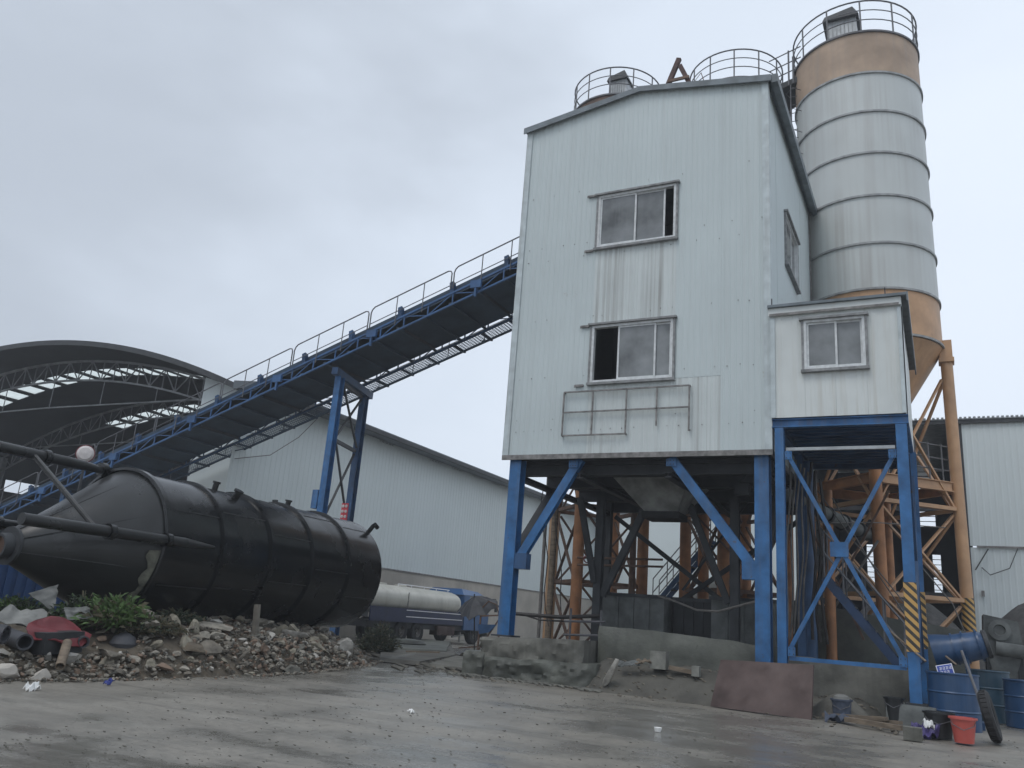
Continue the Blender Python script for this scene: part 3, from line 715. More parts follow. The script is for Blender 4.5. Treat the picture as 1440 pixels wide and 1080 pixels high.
    # legs
    legs = [(-8.55, 16.72, 'blue_paint', .83), (-3.07, 16.72, 'blue_paint', .3), (-8.55, 22.8, 'dark_steel', 0), (-3.1, 22.8, 'dark_steel', 0)]
    for x, y, mm, zb in legs:
        m = MB(); m.ibeam((x, y, zb), (x, y, Z0-.05), .28 if y < 20 else .17, .28 if y < 20 else .17, .025, up=(0, -1, 0)); lg = build('leg', m, mm, t)
        m = MB(); m.box(x-.24, x+.24, y-.24, y+.24, zb, zb+.035); build('base_plate', m, 'dark_steel', lg)
    def brace(a, b, w=.19, mm='blue_paint', h=.16): m = MB(); m.ibeam(a, b, w, h, .02, up=(0, -1, 0)); build('brace', m, mm, t)
    brace((-8.34, 16.72, 2.5), (-7.0, 16.72, 4.72)); brace((-3.25, 16.72, 2.5), (-4.95, 16.72, 4.72))
    for x, mm in ((-8.28, 'blue_dull'), (-3.33, 'blue_paint')):
        m = MB(); m.box(x-.13, x+.16, 16.6, 16.84, 2.28, 2.62); build('gusset', m, mm, t)
    for x0 in (-7.18, -4.97):
        m = MB(); m.box(x0-.05, x0+.16, 16.6, 16.616, 4.52, 4.68); g_ = build('gusset', m, 'blue_paint', t)
        m = MB()
        for i in range(3):
            for j in range(2): m.tube((x0-.01+.06*i, 16.588, 4.56+.08*j), (x0-.01+.06*i, 16.6, 4.56+.08*j), .011, 6)
        tag(build('bolt', m, 'dark_steel', g_), kind='stuff')
    brace((-8.55, 17.0, 2.7), (-8.55, 18.7, 4.3), .18, 'dark_steel'); brace((-3.1, 17.0, 2.7), (-3.1, 18.7, 4.3), .18, 'dark_steel')
    brace((-8.4, 22.8, .6), (-3.2, 22.8, 4.3), .12, 'dark_steel', .1); brace((-3.2, 22.9, .6), (-8.4, 22.9, 4.3), .12, 'dark_steel', .1)
    # inner mixer frame
    for x, y in ((-7.42, 19.2), (-4.15, 19.2)):
        m = MB(); m.ibeam((x, y, .3), (x, y, Z0-.5), .19, .19, .02, up=(0, -1, 0)); build('frame_column', m, 'dark_steel', t)
    brace((-7.3, 19.2, 1.9), (-6.25, 19.2, 4.1), .16, 'dark_steel', .12); brace((-7.8, 18.7, 4.2), (-7.48, 19.1, 2.2), .14, 'dark_steel', .1)
    brace((-4.3, 19.2, 1.9), (-5.2, 19.2, 4.1), .14, 'dark_steel', .12)
    # discharge hopper
    m = MB(); hx, hy = -5.75, 18.9
    m.hexa([(hx-.35, hy-.35, 3.85), (hx+.42, hy-.35, 3.85), (hx+.42, hy+.35, 3.85), (hx-.35, hy+.35, 3.85), (hx-.95, hy-.9, 4.55), (hx+.85, hy-.9, 4.55), (hx+.85, hy+.9, 4.55), (hx-.95, hy+.9, 4.55)])
    hp = build('discharge_hopper', m, 'hopper_grey', t)
    m = MB(); m.box(hx-.40, hx+.47, hy-.4, hy+.4, 3.70, 3.848); build('rubber_skirt', m, 'rubber', hp)
    return t
tower()

# inverted V frame on the tower roof
t = thing('hoist_frame', 'brown steel A-shaped hoist frame rising above the tower roof', 'hoist', (-5.9, 20, 13.9))
m = MB(); m.bar((-5.95, 20, 17.25), (-7.35, 20, 13.6), .13, .11, up=(0, 1, 0)); build('leg', m, 'rust_brown', t)
m = MB(); m.bar((-5.92, 20, 17.0), (-4.45, 20, 13.6), .13, .11, up=(0, 1, 0)); build('leg', m, 'rust_brown', t)
m = MB(); m.bar((-6.25, 19.92, 16.5), (-5.62, 19.92, 16.5), .08, .06, up=(0, 1, 0)); m.path([(-5.6, 20, 16.2), (-5.3, 20, 16.6), (-5.1, 20, 15.9)], .015, 4); build('crossbar', m, 'rusty_steel', t)

# ------------------------------------------------------------------ control cabin
def cabin():
    X0, X1, Y0, Y1, ZB, ZT = -2.82, -.42, 16.42, 20.9, 5.42, 7.72; YR = 19.2
    t = thing('control_cabin', 'small white control cabin raised on a blue cross-braced steel frame', 'cabin', (-1.6, 17.8, 0))
    wx0, wx1, wz0, wz1 = -2.19, -1.06, 6.36, 7.40
    cols = [(0, wx0-X0, ZB, ZT, ZT), (wx0-X0+.002, (wx0+wx1)/2-X0, ZB, wz0, wz0), ((wx0+wx1)/2-X0+.002, wx1-X0, ZB, wz0, wz0), (wx0-X0+.002, wx1-X0, wz1, ZT, ZT), (wx1-X0+.002, X1-X0, ZB, ZT, ZT)]
    sheets(t, (X0, Y0, 0), (X1, Y0, 0), cols, 'cabin_cladding', rib=.006, pitch=.5)
    sheets(t, (X1, Y0, 0), (X1, Y1, 0), [(k*.895, (k+1)*.895, ZB, ZT, ZT) for k in range(5)], 'cabin_cladding', rib=.006, pitch=.5)
    m = MB(); m.box(X0, X1-.02, Y1-.03, Y1, ZB, ZT); m.box(X0, X0+.03, Y0+.03, Y1-.032, ZB, ZT); build('rear_wall', m, 'cabin_cladding', t)
    window_unit(t, (wx0, Y0-.008, wz0), (1, 0, 0), wx1-wx0, wz1-wz0, [(.05, .62, 0), (.55, 1.08, 1)], proud=.05, fw=.05)
    for x in (X0-.02, X1-.06):
        m = MB(); m.box(x, x+.09, Y0-.03, Y0-.009, ZB, ZT-.2); build('corner_trim', m, 'trim', t)
    m = MB(); m.box(X1+.012, X1+.03, Y0-.03, Y0+.1, ZB, ZT-.02); build('corner_trim', m, 'trim', t)
    m = MB(); m.box(X0-.05, X1+.02, Y0-.06, Y0-.01, ZT-.16, ZT+.0); build('top_trim', m, 'cabin_cladding', t)
    m = MB(); m.box(X0-.03, X1-.02, Y0-.075, Y0-.061, ZT-.17, ZT-.12); build('drip_edge', m, 'grimy_trim', t)
    m = MB(); m.hexa([(X0-.06, Y0-.12, ZT+.005), (X1+.12, Y0-.12, ZT+.005), (X1+.12, Y1+.35, ZT+.005), (X0-.06, Y1+.35, ZT+.005), (X0-.06, Y0-.12, ZT+.06), (X1+.12, Y0-.12, ZT+.06), (X1+.12, Y1+.35, ZT+.06), (X0-.06, Y1+.35, ZT+.06)]); build('roof', m, 'roof_trim', t)
    m = MB(); m.box(X1+.122, X1+.15, Y0-.12, Y1+.35, ZT-.12, ZT+.07); build('gutter', m, 'roof_trim', t)
    for x in (X0+.02, X1-.25): m = MB(); m.tube((x, Y0-.05, ZT+.06), (x, Y0-.05, ZT+.22), .012, 5); build('stub', m, 'dark_steel', t)
    # frame
    ZT2 = ZB-.004
    m = MB(); m.ibeam((X0-.02, Y0+.1, ZB-.10), (X1+.03, Y0+.1, ZB-.10), .14, .17, .02); build('top_beam', m, 'blue_paint', t)
    m = MB(); m.ibeam((X1-.05, Y0+.2, ZB-.10), (X1-.05, Y1, ZB-.10), .14, .17, .02); build('top_beam', m, 'blue_paint', t)
    m = MB(); m.ibeam((X0+.05, Y0+.2, ZB-.10), (X0+.05, Y1, ZB-.10), .14, .17, .02); build('top_beam', m, 'blue_dull', t)
    m = MB(); m.ibeam((X0+.1, Y1-.05, ZB-.10), (X1-.1, Y1-.05, ZB-.10), .14, .17, .02); build('top_beam', m, 'blue_dull', t)
    for k in range(14):
        y = Y0+.36+k*.29; m = MB(); m.box(X0+.15, X1-.15, y, y+.06, ZB-.10, ZB-.03); build('floor_joist', m, 'blue_dull', t)
    m = MB(); m.box(X0+.01, X1-.01, Y0+.02, Y1-.04, ZB-.005, ZB+.02); build('floor_deck', m, 'blue_dull', t)
    lg = {}
    for x, y, zb, mm in ((X0+.12, Y0+.1, .35, 'blue_paint'), (X1-.1, Y0+.1, .32, 'blue_paint'), (X0+.1, YR-.1, .2, 'blue_dull'), (X1-.02, YR-.1, .2, 'blue_paint'), (X0+.1, Y1-.1, .2, 'blue_dull')):
        m = MB(); m.ibeam((x, y, zb), (x, y, ZB-.20), .165 if x < -1 else .19, .18, .02, up=(0, -1, 0)); l = build('leg', m, mm, t); lg[(x, y)] = l
        m = MB(); m.box(x-.17, x+.17, y-.17, y+.17, zb, zb+.03); build('base_plate', m, 'dark_steel', l)
    xa, xb, yy = X0+.12, X1-.1, Y0+.1
    m = MB(); m.bar((xa+.12, yy-.05, 4.75), (xb-.12, yy-.05, .95), .075, .05, up=(0, -1, 0)); build('cross_brace', m, 'blue_paint', t)
    m = MB(); m.bar((xb-.12, yy+.03, 4.72), (xa+.12, yy+.03, 1.05), .075, .05, up=(0, -1, 0)); build('cross_brace', m, 'blue_paint', t)
    m = MB(); m.box(-1.82, -1.5, yy-.1, yy-.085, 2.75, 3.02); build('brace_plate', m, 'blue_paint', t)
    for px_, pz_ in ((xa+.17, 4.66), (xb-.17, 4.66), (xa+.17, 1.02), (xb-.17, 1.0)):
        m = MB(); m.box(px_-.065, px_+.065, yy-.098, yy-.086, pz_-.08, pz_+.08); g_ = build('gusset', m, 'blue_paint', t)
        m = MB()
        for i in (-1, 1):
            for j in (-1, 1): m.tube((px_+.035*i, yy-.110, pz_+.045*j), (px_+.035*i, yy-.098, pz_+.045*j), .010, 6)
        tag(build('bolt', m, 'dark_steel', g_), kind='stuff')
    m = MB(); m.bar((xa+.12, yy, 4.80), (xb-.12, yy, 4.80), .07, .06); build('tie_beam', m, 'galvanised', t)
    m = MB(); m.bar((xa+.12, yy, .90), (xb-.12, yy, .90), .09, .07); build('tie_beam', m, 'blue_paint', t)
    m = MB(); m.bar((X1-.02, Y0+.2, 4.7), (X1-.02, YR-.2, 1.0), .07, .05); build('cross_brace', m, 'blue_dull', t)
    m = MB(); m.bar((X1-.02, YR-.2, 4.7), (X1-.02, Y0+.2, 1.0), .08, .05); build('cross_brace', m, 'blue_dull', t)
    for (x, y), l in list(lg.items()):
        if x > -1:
            z0, z1 = (1.18, 2.35) if y < 17 else (1.25, 2.35)
            m = MB(); m.box(x-.105, x+.105, y-.10, y-.094, z0, z1); m.box(x-.105, x-.099, y-.093, y+.095, z0, z1); m.box(x+.099, x+.105, y-.093, y+.095, z0, z1)
            build('hazard_band', m, 'hazard_stripes' if y < 17 else 'hazard_chevrons', l)
cabin()

# staircase under the cabin
def stairs(name, label, a, b, width, mm, nstep, rail=True):
    a = Vector(a); b = Vector(b); d = (b-a); n = V(-d.y, d.x, 0).normalized()*width
    t = thing(name, label, 'stairs', b if b.z < a.z else a)
    for s in (0, 1): m = MB(); m.bar(a+n*s, b+n*s, .05, .16); build('stringer', m, mm, t)
    for i in range(nstep):
        p = a.lerp(b, (i+.5)/nstep); m = MB(); m.bar(p, p+n, .22, .03); build('tread', m, 'dark_steel', t)
    if rail:
        for s in (0, 1):
            m = MB()
            for h in (.5, .95): m.tube(a+n*s+V(0, 0, h), b+n*s+V(0, 0, h), .02, 5)
            for i in range(5): p = a.lerp(b, i/4)+n*s; m.tube(p, p+V(0, 0, .95), .018, 5)
            build('handrail', m, 'railing_steel' , t)
stairs('steel_stairs', 'blue steel staircase descending to the right under the control cabin', (-2.15, 18.3, 2.5), (-.72, 18.3, .75), .6, 'blue_dark', 8)
stairs('steel_stairs', 'far blue staircase climbing right behind the dark water tubs', (-8.6, 27.3, 1.9), (-6.7, 27.3, 4.2), .7, 'blue_dull', 9)

# ------------------------------------------------------------------ conveyor
def conveyor():
    YN, YP, YW = 18.6, 20.75, 21.45
    xA, xB = -40.0, -8.85
    def z(x, o=0): return 14.87+.34*x+o
    t = thing('belt_conveyor', 'long blue inclined belt conveyor climbing from the arched shed into the tower', 'conveyor', (-16.2, 19.5, 0))
    def P(x, y, o): return V(x, y, z(x, o))
    # side trusses
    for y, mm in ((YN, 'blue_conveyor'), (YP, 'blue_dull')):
        m = MB(); m.bar(P(xA, y, -.74), P(xB, y, -.74), .06, .06); build('top_chord', m, mm, t)
        m = MB(); m.bar(P(xA, y, -1.1), P(xB, y, -1.1), .05, .05); build('bottom_chord', m, mm, t)
        x = xA; i = 0
        while x < xB-.1:
            x2 = min(x+.8, xB); m = MB(); m.bar(P(x, y, -.75), P(x, y, -1.1), .035)
            m.bar(P(x, y, -.76 if i % 2 else -1.09), P(x2, y, -1.09 if i % 2 else -.76), .025); build('lattice', m, mm, t); x = x2; i += 1
    # belt with side boards and pan
    m = MB(); m.hexa([P(xA, 18.85, -.98), P(xB, 18.85, -.98), P(xB, 20.68, -.98), P(xA, 20.68, -.98), P(xA, 18.85, -.95), P(xB, 18.85, -.95), P(xB, 20.68, -.95), P(xA, 20.68, -.95)]); build('belt_pan', m, 'belt_pan', t)
    m = MB(); m.hexa([P(xA, 18.95, -.56), P(xB, 18.95, -.56), P(xB, 20.5, -.56), P(xA, 20.5, -.56), P(xA, 18.95, -.53), P(xB, 18.95, -.53), P(xB, 20.5, -.53), P(xA, 20.5, -.53)]); build('belt', m, 'rubber', t)
    for y in (18.8, 20.6):
        m = MB(); m.hexa([P(xA, y, -.70), P(xB, y, -.70), P(xB, y+.03, -.70), P(xA, y+.03, -.70), P(xA, y, -.43), P(xB, y, -.43), P(xB, y+.03, -.43), P(xA, y+.03, -.43)]); build('side_board', m, 'belt_pan', t)
    # cross members and idlers
    x = xA+.4; i = 0
    while x < xB-.2:
        m = MB(); m.bar(P(x, YN, -1.04), P(x, YP, -1.04), .08, .05); build('cross_member', m, 'belt_pan', t)
        if i % 2 == 0:
            m = MB(); m.hexa([P(x-.06, 18.62, -.68), P(x+.06, 18.62, -.68), P(x+.06, 18.78, -.68), P(x-.06, 18.78, -.68), P(x-.08, 18.6, -.36), P(x+.05, 18.6, -.36), P(x+.05, 18.74, -.40), P(x-.08, 18.74, -.40)]); build('idler_bracket', m, 'blue_dull', t)
        if i % 4 == 1:
            m = MB(); m.box(x-.17, x+.17, YN-.12, YN-.04, z(x, -.98), z(x, -.76)); m.box(x-.03, x+.03, YN-.11, YN-.05, z(x, -1.25), z(x, -.983)); build('side_plate', m, 'blue_conveyor', t)
        if i % 3 == 0:
            m = MB(); m.bar(P(x, 18.9, -1.0), P(x, 20.6, -1.0), .10, .10); build('return_idler', m, 'dark_steel', t)
        x += .86; i += 1
    # railing sections on the near side
    sec = []; x = xA
    while x < xB: sec.append((x, min(x+2.72, xB))); x += 2.8
    for a, b in sec:
        y = YN-.05; pts = [P(a, y, -.62), P(a, y, -.14), P(a+.04, y, -.05), P(a+.12, y, 0), P(b-.12, y, 0), P(b-.04, y, -.04), P(b, y, -.12), P(b, y, -.62)]
        m = MB(); m.path(pts, .02, 5); m.tube(P(a, y, -.5), P(b, y, -.5), .014, 5); h = build('handrail', m, 'railing_steel', t)
        for k in (1/3, 2/3):
            q = P(a+(b-a)*k, y, -.62); m = MB(); m.tube(q-V(0, 0, .3), q+V(0, 0, .62), .016, 5); build('rail_post', m, 'railing_steel', h)
    # grated walkway on far side
    for y in (YP+.06, YW): m = MB(); m.bar(P(xA, y, -1.06), P(xB, y, -1.06), .05, .07); build('walkway_beam', m, 'belt_pan', t)
    x = xA+.2; i = 0
    while x < xB-.1:
        m = MB(); m.bar(P(x, YP+.03, -1.09), P(x, YW+.05, -1.09), .07, .06)
        m.bar(P(x, YP+.05, -1.35) if i % 2 else P(x, YP+.05, -1.12), P(x+.02, YW, -1.1), .035)
        build('walkway_bracket', m, 'belt_pan', t); x += .95; i += 1
    g = MB(); n = 320; y0, y1 = YP+.09, YW-.03
    for k in range(n):
        xx = xA+(xB-xA)*k/n; g.bar(P(xx, y0, -1.03), P(xx, y1, -1.03), .02, .014)
    for k in range(7): yy = y0+(y1-y0)*(k+.5)/7; g.bar(P(xA, yy, -1.02), P(xB, yy, -1.02), .016, .012)
    tag(build('walkway_grating', g, 'belt_pan', t), kind='stuff')
    m = MB(); m.tube(P(xA, YW, -.15), P(xB, YW, -.15), .018, 5); m.tube(P(xA, YW, -.6), P(xB, YW, -.6), .014, 5)
    x = xA+.2
    while x < xB: m.tube(P(x, YW, -1.05), P(x, YW, -.15), .016, 5); x += 1.3
    build('far_handrail', m, 'railing_steel', t)
    # trestle
    def trestle(x, xf, y1, y2):
        zt = z(x, -1.16)
        m = MB(); m.bar((x, y1-.3, zt-.14), (xf, y2+.3, zt-.14+.34*(xf-x)), .2, .22); build('trestle_cap', m, 'blue_dull', t)
        m = MB(); m.ibeam((x, y1, 0), (x, y1, zt-.26), .22, .22, .02, up=(0, -1, 0)); build('trestle_leg', m, 'blue_paint', t)
        m = MB(); m.ibeam((xf, y2, 0), (xf, y2, zt-.26), .22, .22, .02, up=(0, -1, 0)); build('trestle_leg', m, 'blue_dull', t)
        for za, zb in ((1.2, 3.6), (3.7, 6.0), (6.1, 7.8)):
            if zb < zt:
                m = MB(); m.bar((x, y1+.15, zb), (xf, y2-.15, zb), .1, .1); build('tie', m, 'dark_steel', t)
                m = MB(); m.bar((x, y1+.15, za), (xf, y2-.15, zb-.1), .06, .05); build('cross_brace', m, 'dark_steel', t)
                m = MB(); m.bar((x+.06, y1+.15, zb-.1), (xf+.06, y2-.15, za), .06, .05); build('cross_brace', m, 'dark_steel', t)
        m = MB(); m.box(x-.35, x-.14, y1-.12, y1+.12, 3.9, 4.45); build('switch_box', m, 'blue_paint', t)
    trestle(-16.15, -16.55, 19.15, 20.95)
    trestle(-27.5, -27.5, 19.0, 20.6)
conveyor()
t = thing('red_signal_panel', 'bright red round-dotted panel hung on the conveyor trestle', 'sign', (-16.35, 20.4, 4.0))
pc = aty(485, 715, 20.4)
m = MB(); m.box(pc.x-.12, pc.x+.12, 20.38, 20.42, pc.z-.36, pc.z+.16); build('panel', m, 'bright_red', t)
for i in range(3):
    for j in range(2):
        m = MB(); m.lathe((pc.x-.06+.12*j, 20.375, pc.z-.25+.16*i), [(.001, -.012), (.045, -.01), (.05, .004)], 12, axis=(0, 1, 0)); build('lamp', m, 'reflector_white', t, True)

# ------------------------------------------------------------------ black tank on its side
SC = .96
def tank():
    A = V(-13.09, 10.05, 1.975); th = R(92.18); u = V(math.cos(th), math.sin(th), 0); r = 1.296; s = 1.341; Lc = 2.0*SC
    t = thing('black_tank', 'huge black cylindrical silo tank lying on its side on the rubble', 'tank', (A.x, A.y+3, .65))
    def skew(m):
        m.v = [(x, y, z+.26*min(0, (Vector((x, y, z))-A).dot(u))/Lc) for x, y, z in m.v]
    m = MB(); prof = [(r, 0)]+[(r, s*k) for k in range(1, 5)]+[(r, s*5-.04), (r-.05, s*5), (r*.6, s*5+.05), (.02, s*5+.07)]
    m.lathe(A, prof, 72, axis=u); build('shell', m, 'tank_black', t, True)
    m = MB(); m.lathe(A, [(.22, -Lc), (.245, -Lc+.02), (r-.002, -.02), (r, 0)], 72, axis=u); skew(m); build('cone', m, 'tank_cone', t, True)
    m = MB(); m.lathe(A, [(.16, -Lc-.16), (.20, -Lc-.16), (.20, -Lc), (.30, -Lc), (.30, -Lc+.05), (.23, -Lc+.05)], 32, axis=u); skew(m); build('outlet_flange', m, 'dark_steel', t, True)
    m = MB(); m.lathe(A, [(.001, -Lc-.08), (.16, -Lc-.08), (.16, -Lc-.15)], 24, axis=u); skew(m); build('outlet_gate', m, 'rusty_steel', t)
    for k in range(0, 5):
        m = MB(); w = .045 if k else .07
        m.lathe(A, [(r+.002, s*k-w), (r+.055, s*k-w*.8), (r+.055, s*k+w*.8), (r+.002, s*k+w)], 72, axis=u); build('stiffener_ring', m, 'tank_black', t, True)
    n = u.cross(V(0, 0, 1))      # points to camera side (+X)
    def S(ax, ang, rr=r): return A+u*ax+(n*math.cos(ang)+V(0, 0, 1)*math.sin(ang))*rr
    # four leg pipes run along the shell and beyond the cone
    for ang, a0, mt in ((R(112), -4.6, 'tank_cone'), (R(3), -2.75, 'tank_cone'), (R(174), -4.6, 'tank_black'), (R(-84), -1.9, 'tank_black')):
        end = {R(112): .25, R(3): 1.05}.get(ang, 1.0)
        m = MB(); m.tube(S(a0, ang, r+.10), S(end-.75, ang, r+.10), .09, 14); p = build('leg_pipe', m, mt, t, True)
        m = MB(); m.tube(S(end-.75, ang, r+.10), S(end, ang, r+.06), .088, 14, r2=.03); build('pipe_end', m, mt, p, True)
        for q in (-1.25, -.1):
            m = MB(); m.tube(S(q-.05, ang, r+.10), S(q+.05, ang, r+.10), .125, 14); build('collar', m, 'tank_black', p, True)
    def strut(a, b, w=.06): m = MB(); m.tube(a, b, w, 10); build('strut', m, 'tank_cone', t, True)
    strut(S(-1.5, R(112), r+.1), S(-1.5, R(3), r+.1), .045)
    strut(S(-3.0, R(112), r+.1), S(-2.2, R(174), r+.1), .06)
    strut(S(-4.4, R(112), r+.1), S(-3.4, R(174), r+.1), .05)
    rs = random.Random(4)
    for k in range(5):
        for a_ in (rs.uniform(20, 60), rs.uniform(-35, 5)):
            m = MB(); q0, q1 = S(s*k+.06, R(a_), r+.002), S(s*(k+1)-.06, R(a_), r+.002); m.bar(q0, q1, .022, .012, up=(q0-(A+u*(s*k))).normalized()); build('weld_seam', m, 'tank_cone', t)
    m = MB()
    for a_ in (70, 25, -20): q0, q1 = S(-.02, R(a_), r-.02), A+u*(-Lc)+(n*math.cos(R(a_))+V(0, 0, 1)*math.sin(R(a_)))*.245+V(0, 0, -.26); m = MB(); m.bar(q0, q1, .02, .012); build('weld_seam', m, 'tank_cone', t)
    # scraped strip beside the first ring
    m = MB(); vs = []
    for i in range(13):
        a = R(-4-58*i/12); w = .17+.04*math.sin(i*1.7)-.006*i
        vs += [S(-.07-w, a, r-(r-.245)*((.07+w)/Lc)+.035), S(-.075-.004*i, a, r-(r-.245)*((.075+.004*i)/Lc)+.035)]
    m.add(vs, [(2*i, 2*i+1, 2*i+3, 2*i+2) for i in range(12)]); skew(m); build('scraped_strip', m, 'tank_patch', t)
    # pipe stubs and elbow along the top
    for ax, ang, h, k in ((1.9, 78, .16, .06), (2.15, 62, .16, .075), (4.25, 82, .14, .06), (4.2, 96, .12, .05)):
        m = MB(); d = S(ax, R(ang), r+h)-S(ax, R(ang), r-.05); a = S(ax, R(ang), r-.05); m.tube(a, a+d, k, 12); st = build('pipe_stub', m, 'tank_black', t, True)
        m = MB(); m.tube(a+d*.85, a+d*1.05, k*1.35, 12); build('stub_cap', m, 'tank_black', st, True)
    a = S(6.55, R(50), r-.05); b = S(6.55, R(50), r+.22)
    m = MB(); m.path([a, a.lerp(b, .6), b, b+u*.10+V(0, 0, .05)-n*.02, b+u*.2+V(0, 0, -.02)], .055, 10); build('vent_elbow', m, 'tank_black', t, True)
    return A, u, r
tank()

# dish / round convex reflector beyond the tank pipes
t = thing('round_reflector', 'pale round reflector disc on a post beyond the tank pipes', 'mirror', (-15.4, 11.0, 0))
c = atx(120, 638, -15.4)
m = MB(); m.lathe(c, [(.001, .06), (.12, .045), (.165, 0), (.17, -.03), (.13, -.04), (.001, -.04)], 28, axis=(.75, -.65, 0)); build('disc', m, 'reflector_white', t, True)
m = MB(); m.lathe(c, [(.166, .005), (.182, 0), (.182, -.03), (.166, -.035)], 28, axis=(.75, -.65, 0)); build('rim', m, 'red_sheet', t, True)
m = MB(); m.tube((c.x-.04, c.y+.06, 0), (c.x-.04, c.y+.06, c.z+.03), .025, 8); build('post', m, 'dark_steel', t)
# blue container far left
t = thing('blue_container', 'dark blue steel container at the left edge behind the tank cone', 'container', (-19, 11, 0))
m = MB()
for k in range(26):
    y = 8.0+k*.24; m.box(-18.0+.01, -18.0+.05, y, y+.13, .12, 1.75)
build('corrugation', m, 'blue_wall', t)
m = MB(); m.box(-20.4, -18.0, 7.9, 14.3, .05, 1.85); build('box_body', m, 'blue_wall', t)
m = MB(); m.box(-18.0, -17.92, 7.9, 14.3, 1.76, 1.9); m.box(-18.0, -17.92, 7.9, 14.3, 0, .1); build('rail', m, 'blue_wall', t)

# ------------------------------------------------------------------ rubble
def hmap(x, y):
    # toe line from (-10.55,7.1) .. (-9.9,9.8) .. (-11.4,15.3) .. (-12.3,17)
    pts = ((2, -10.9), (7.1, -10.45), (9.8, -9.95), (12.5, -10.45), (15.3, -11.25), (17.5, -12.4))
    tx = pts[-1][1]
    for (ya, xa), (yb, xb) in zip(pts, pts[1:]):
        if y <= yb: k = max(0, (y-ya)/(yb-ya)); tx = xa+(xb-xa)*k; break
    d = tx-x                                    # distance into the heap
    hmax = .82-.22*max(0, min(1, (9.4-y)/1.4)) - .08*max(0, min(1, (y-13.5)/3))
    h = hmax*(1-math.exp(-max(0, d)*1.3)) if d > 0 else -.05
    end = max(0, min(1, (17.3-y)/1.6))
    h = h*end if h > 0 else h
    if d > 0: h += .11*nz3(x, y, 1, 1.3)*min(1, d)+.05*nz3(x, y, 4, 3.5)*min(1, d*2)
    if d > 3.2: h = h*max(.0, 1-(d-3.2)/2)
    return h
def rock_mesh(seed, sub=2, m='stone_a', flat=.7, rough=.35):
    bm = bmesh.new(); bmesh.ops.create_icosphere(bm, subdivisions=sub, radius=1)
    rnd = random.Random(seed); off = Vector((rnd.random()*50, rnd.random()*50, rnd.random()*50))
    planes = [(Vector((rnd.gauss(0, 1), rnd.gauss(0, 1), rnd.gauss(0, 1))).normalized(), rnd.uniform(.28, .7)) for _ in range(11)]
    for v in bm.verts:
        for n, d in planes:
            k = v.co.dot(n)
            if k > d: v.co -= n*(k-d)
        v.co *= 1+rough*.5*noise.noise(v.co*2.6+off)
        v.co.z *= flat
    me = bpy.data.meshes.new('rock'); bm.to_mesh(me); bm.free(); me.materials.append(M[m]); return me
def rubble():
    t = thing('rubble_pile', 'long heap of broken pale concrete and stones under the black tank', 'rubble', (-11.5, 11, 0))
    xs = np.arange(-16.5, -9.4, .14); ys = np.arange(2.0, 17.6, .14); nx = len(xs)
    vs = [(x, y, hmap(x, y)-.04) for y in ys for x in xs]
    fs = [(j*nx+i, j*nx+i+1, (j+1)*nx+i+1, (j+1)*nx+i) for j in range(len(ys)-1) for i in range(nx-1)]
    me = mesh_of('heap_core', vs, fs, 'rubble_dirt', True, 180); put('heap_core', me, t, (0, 0, 0)) 
    base = [rock_mesh(i, 2, 'stone_%s' % 'abcdef'[i % 6]) for i in range(18)]
    rnd = random.Random(3); spots = []
    def toe(y):
        x = -9
        while hmap(x, y) < 0 and x > -14: x -= .05
        return x
    n = 0; tries = 0
    while n < 290 and tries < 6000:
        tries += 1; y = rnd.uniform(6.2, 17.0); d = abs(rnd.gauss(0, 1.0))+rnd.uniform(-.12, .3); x = toe(y)-d
        if x < -13.2 or (y < 9.1 and d > .45 and rnd.random() < .8): continue
        s = rnd.choice((.06, .065, .07, .08, .09, .11, .14, .18))*rnd.uniform(.8, 1.25)*(1.0+.02*y)
        if any((x-a)**2+(y-b)**2 < (.72*(s+c))**2 for a, b, c in spots): continue
        spots.append((x, y, s)); z = max(0, hmap(x, y))+s*.15
        bi = (int(y*1.7)+rnd.randrange(3)) % 18 if rnd.random() < .6 else rnd.randrange(18)
        put('stone', base[bi], t, (x, y, z), (rnd.uniform(-.6, .6), rnd.uniform(-.6, .6), rnd.uniform(0, 6.28)), (s*rnd.uniform(.8, 1.4), s*rnd.uniform(.7, 1.2), s*rnd.uniform(.55, 1.0))); n += 1
    # small chips: joined
    for mi in range(4):
        me0 = rock_mesh(40+mi, 1, 'stone_a'); bv = [v.co.copy() for v in me0.vertices]; bf = [tuple(p.vertices) for p in me0.polygons]; mb = MB()
        for k in range(1250):
            y = rnd.uniform(5.5, 17.3); d = abs(rnd.gauss(0, .9))-.25; x = toe(y)-d
            if (y < 9.1 and d > .45 and rnd.random() < .85) or (9.0 < y < 10.6 and rnd.random() < .5): continue
            s = rnd.choice((.018, .025, .035, .05, .07)); z = max(0, hmap(x, y))+s*.3
            if d < 0: s *= .6; z = s*.2
            rot = Matrix.Rotation(rnd.uniform(0, 6.28), 3, 'Z') @ Matrix.Rotation(rnd.uniform(-1, 1), 3, 'X'); sx = rnd.uniform(.8, 1.6)
            mb.add([(rot @ Vector((v.x*s*sx, v.y*s, v.z*s)))+V(x, y, z) for v in bv], bf)
        tag(build('stone_chips', mb, 'stone_%s' % 'abde'[mi], t), kind='stuff')
rubble()
def boulder(label, x, y, z, sx, sy, sz, mm, seed, cat='boulder', group=None, rz=0):
    me = rock_mesh(seed, 3, mm, flat=1, rough=.25); o = put('boulder', me, None, (x, y, z), (0, 0, rz), (sx, sy, sz)); return tag(o, label, cat, group)
p = atx(385, 905, -11.15); boulder('large brown earthy boulder beside the timber post in the rubble', p.x, p.y, .38, .34, .42, .34, 'boulder_brown', 101)
p = atx(482, 913, -11.6); boulder('large pale grey boulder at the right end of the rubble heap', p.x, p.y, .33, .26, .48, .30, 'stone_c', 102, rz=.3)
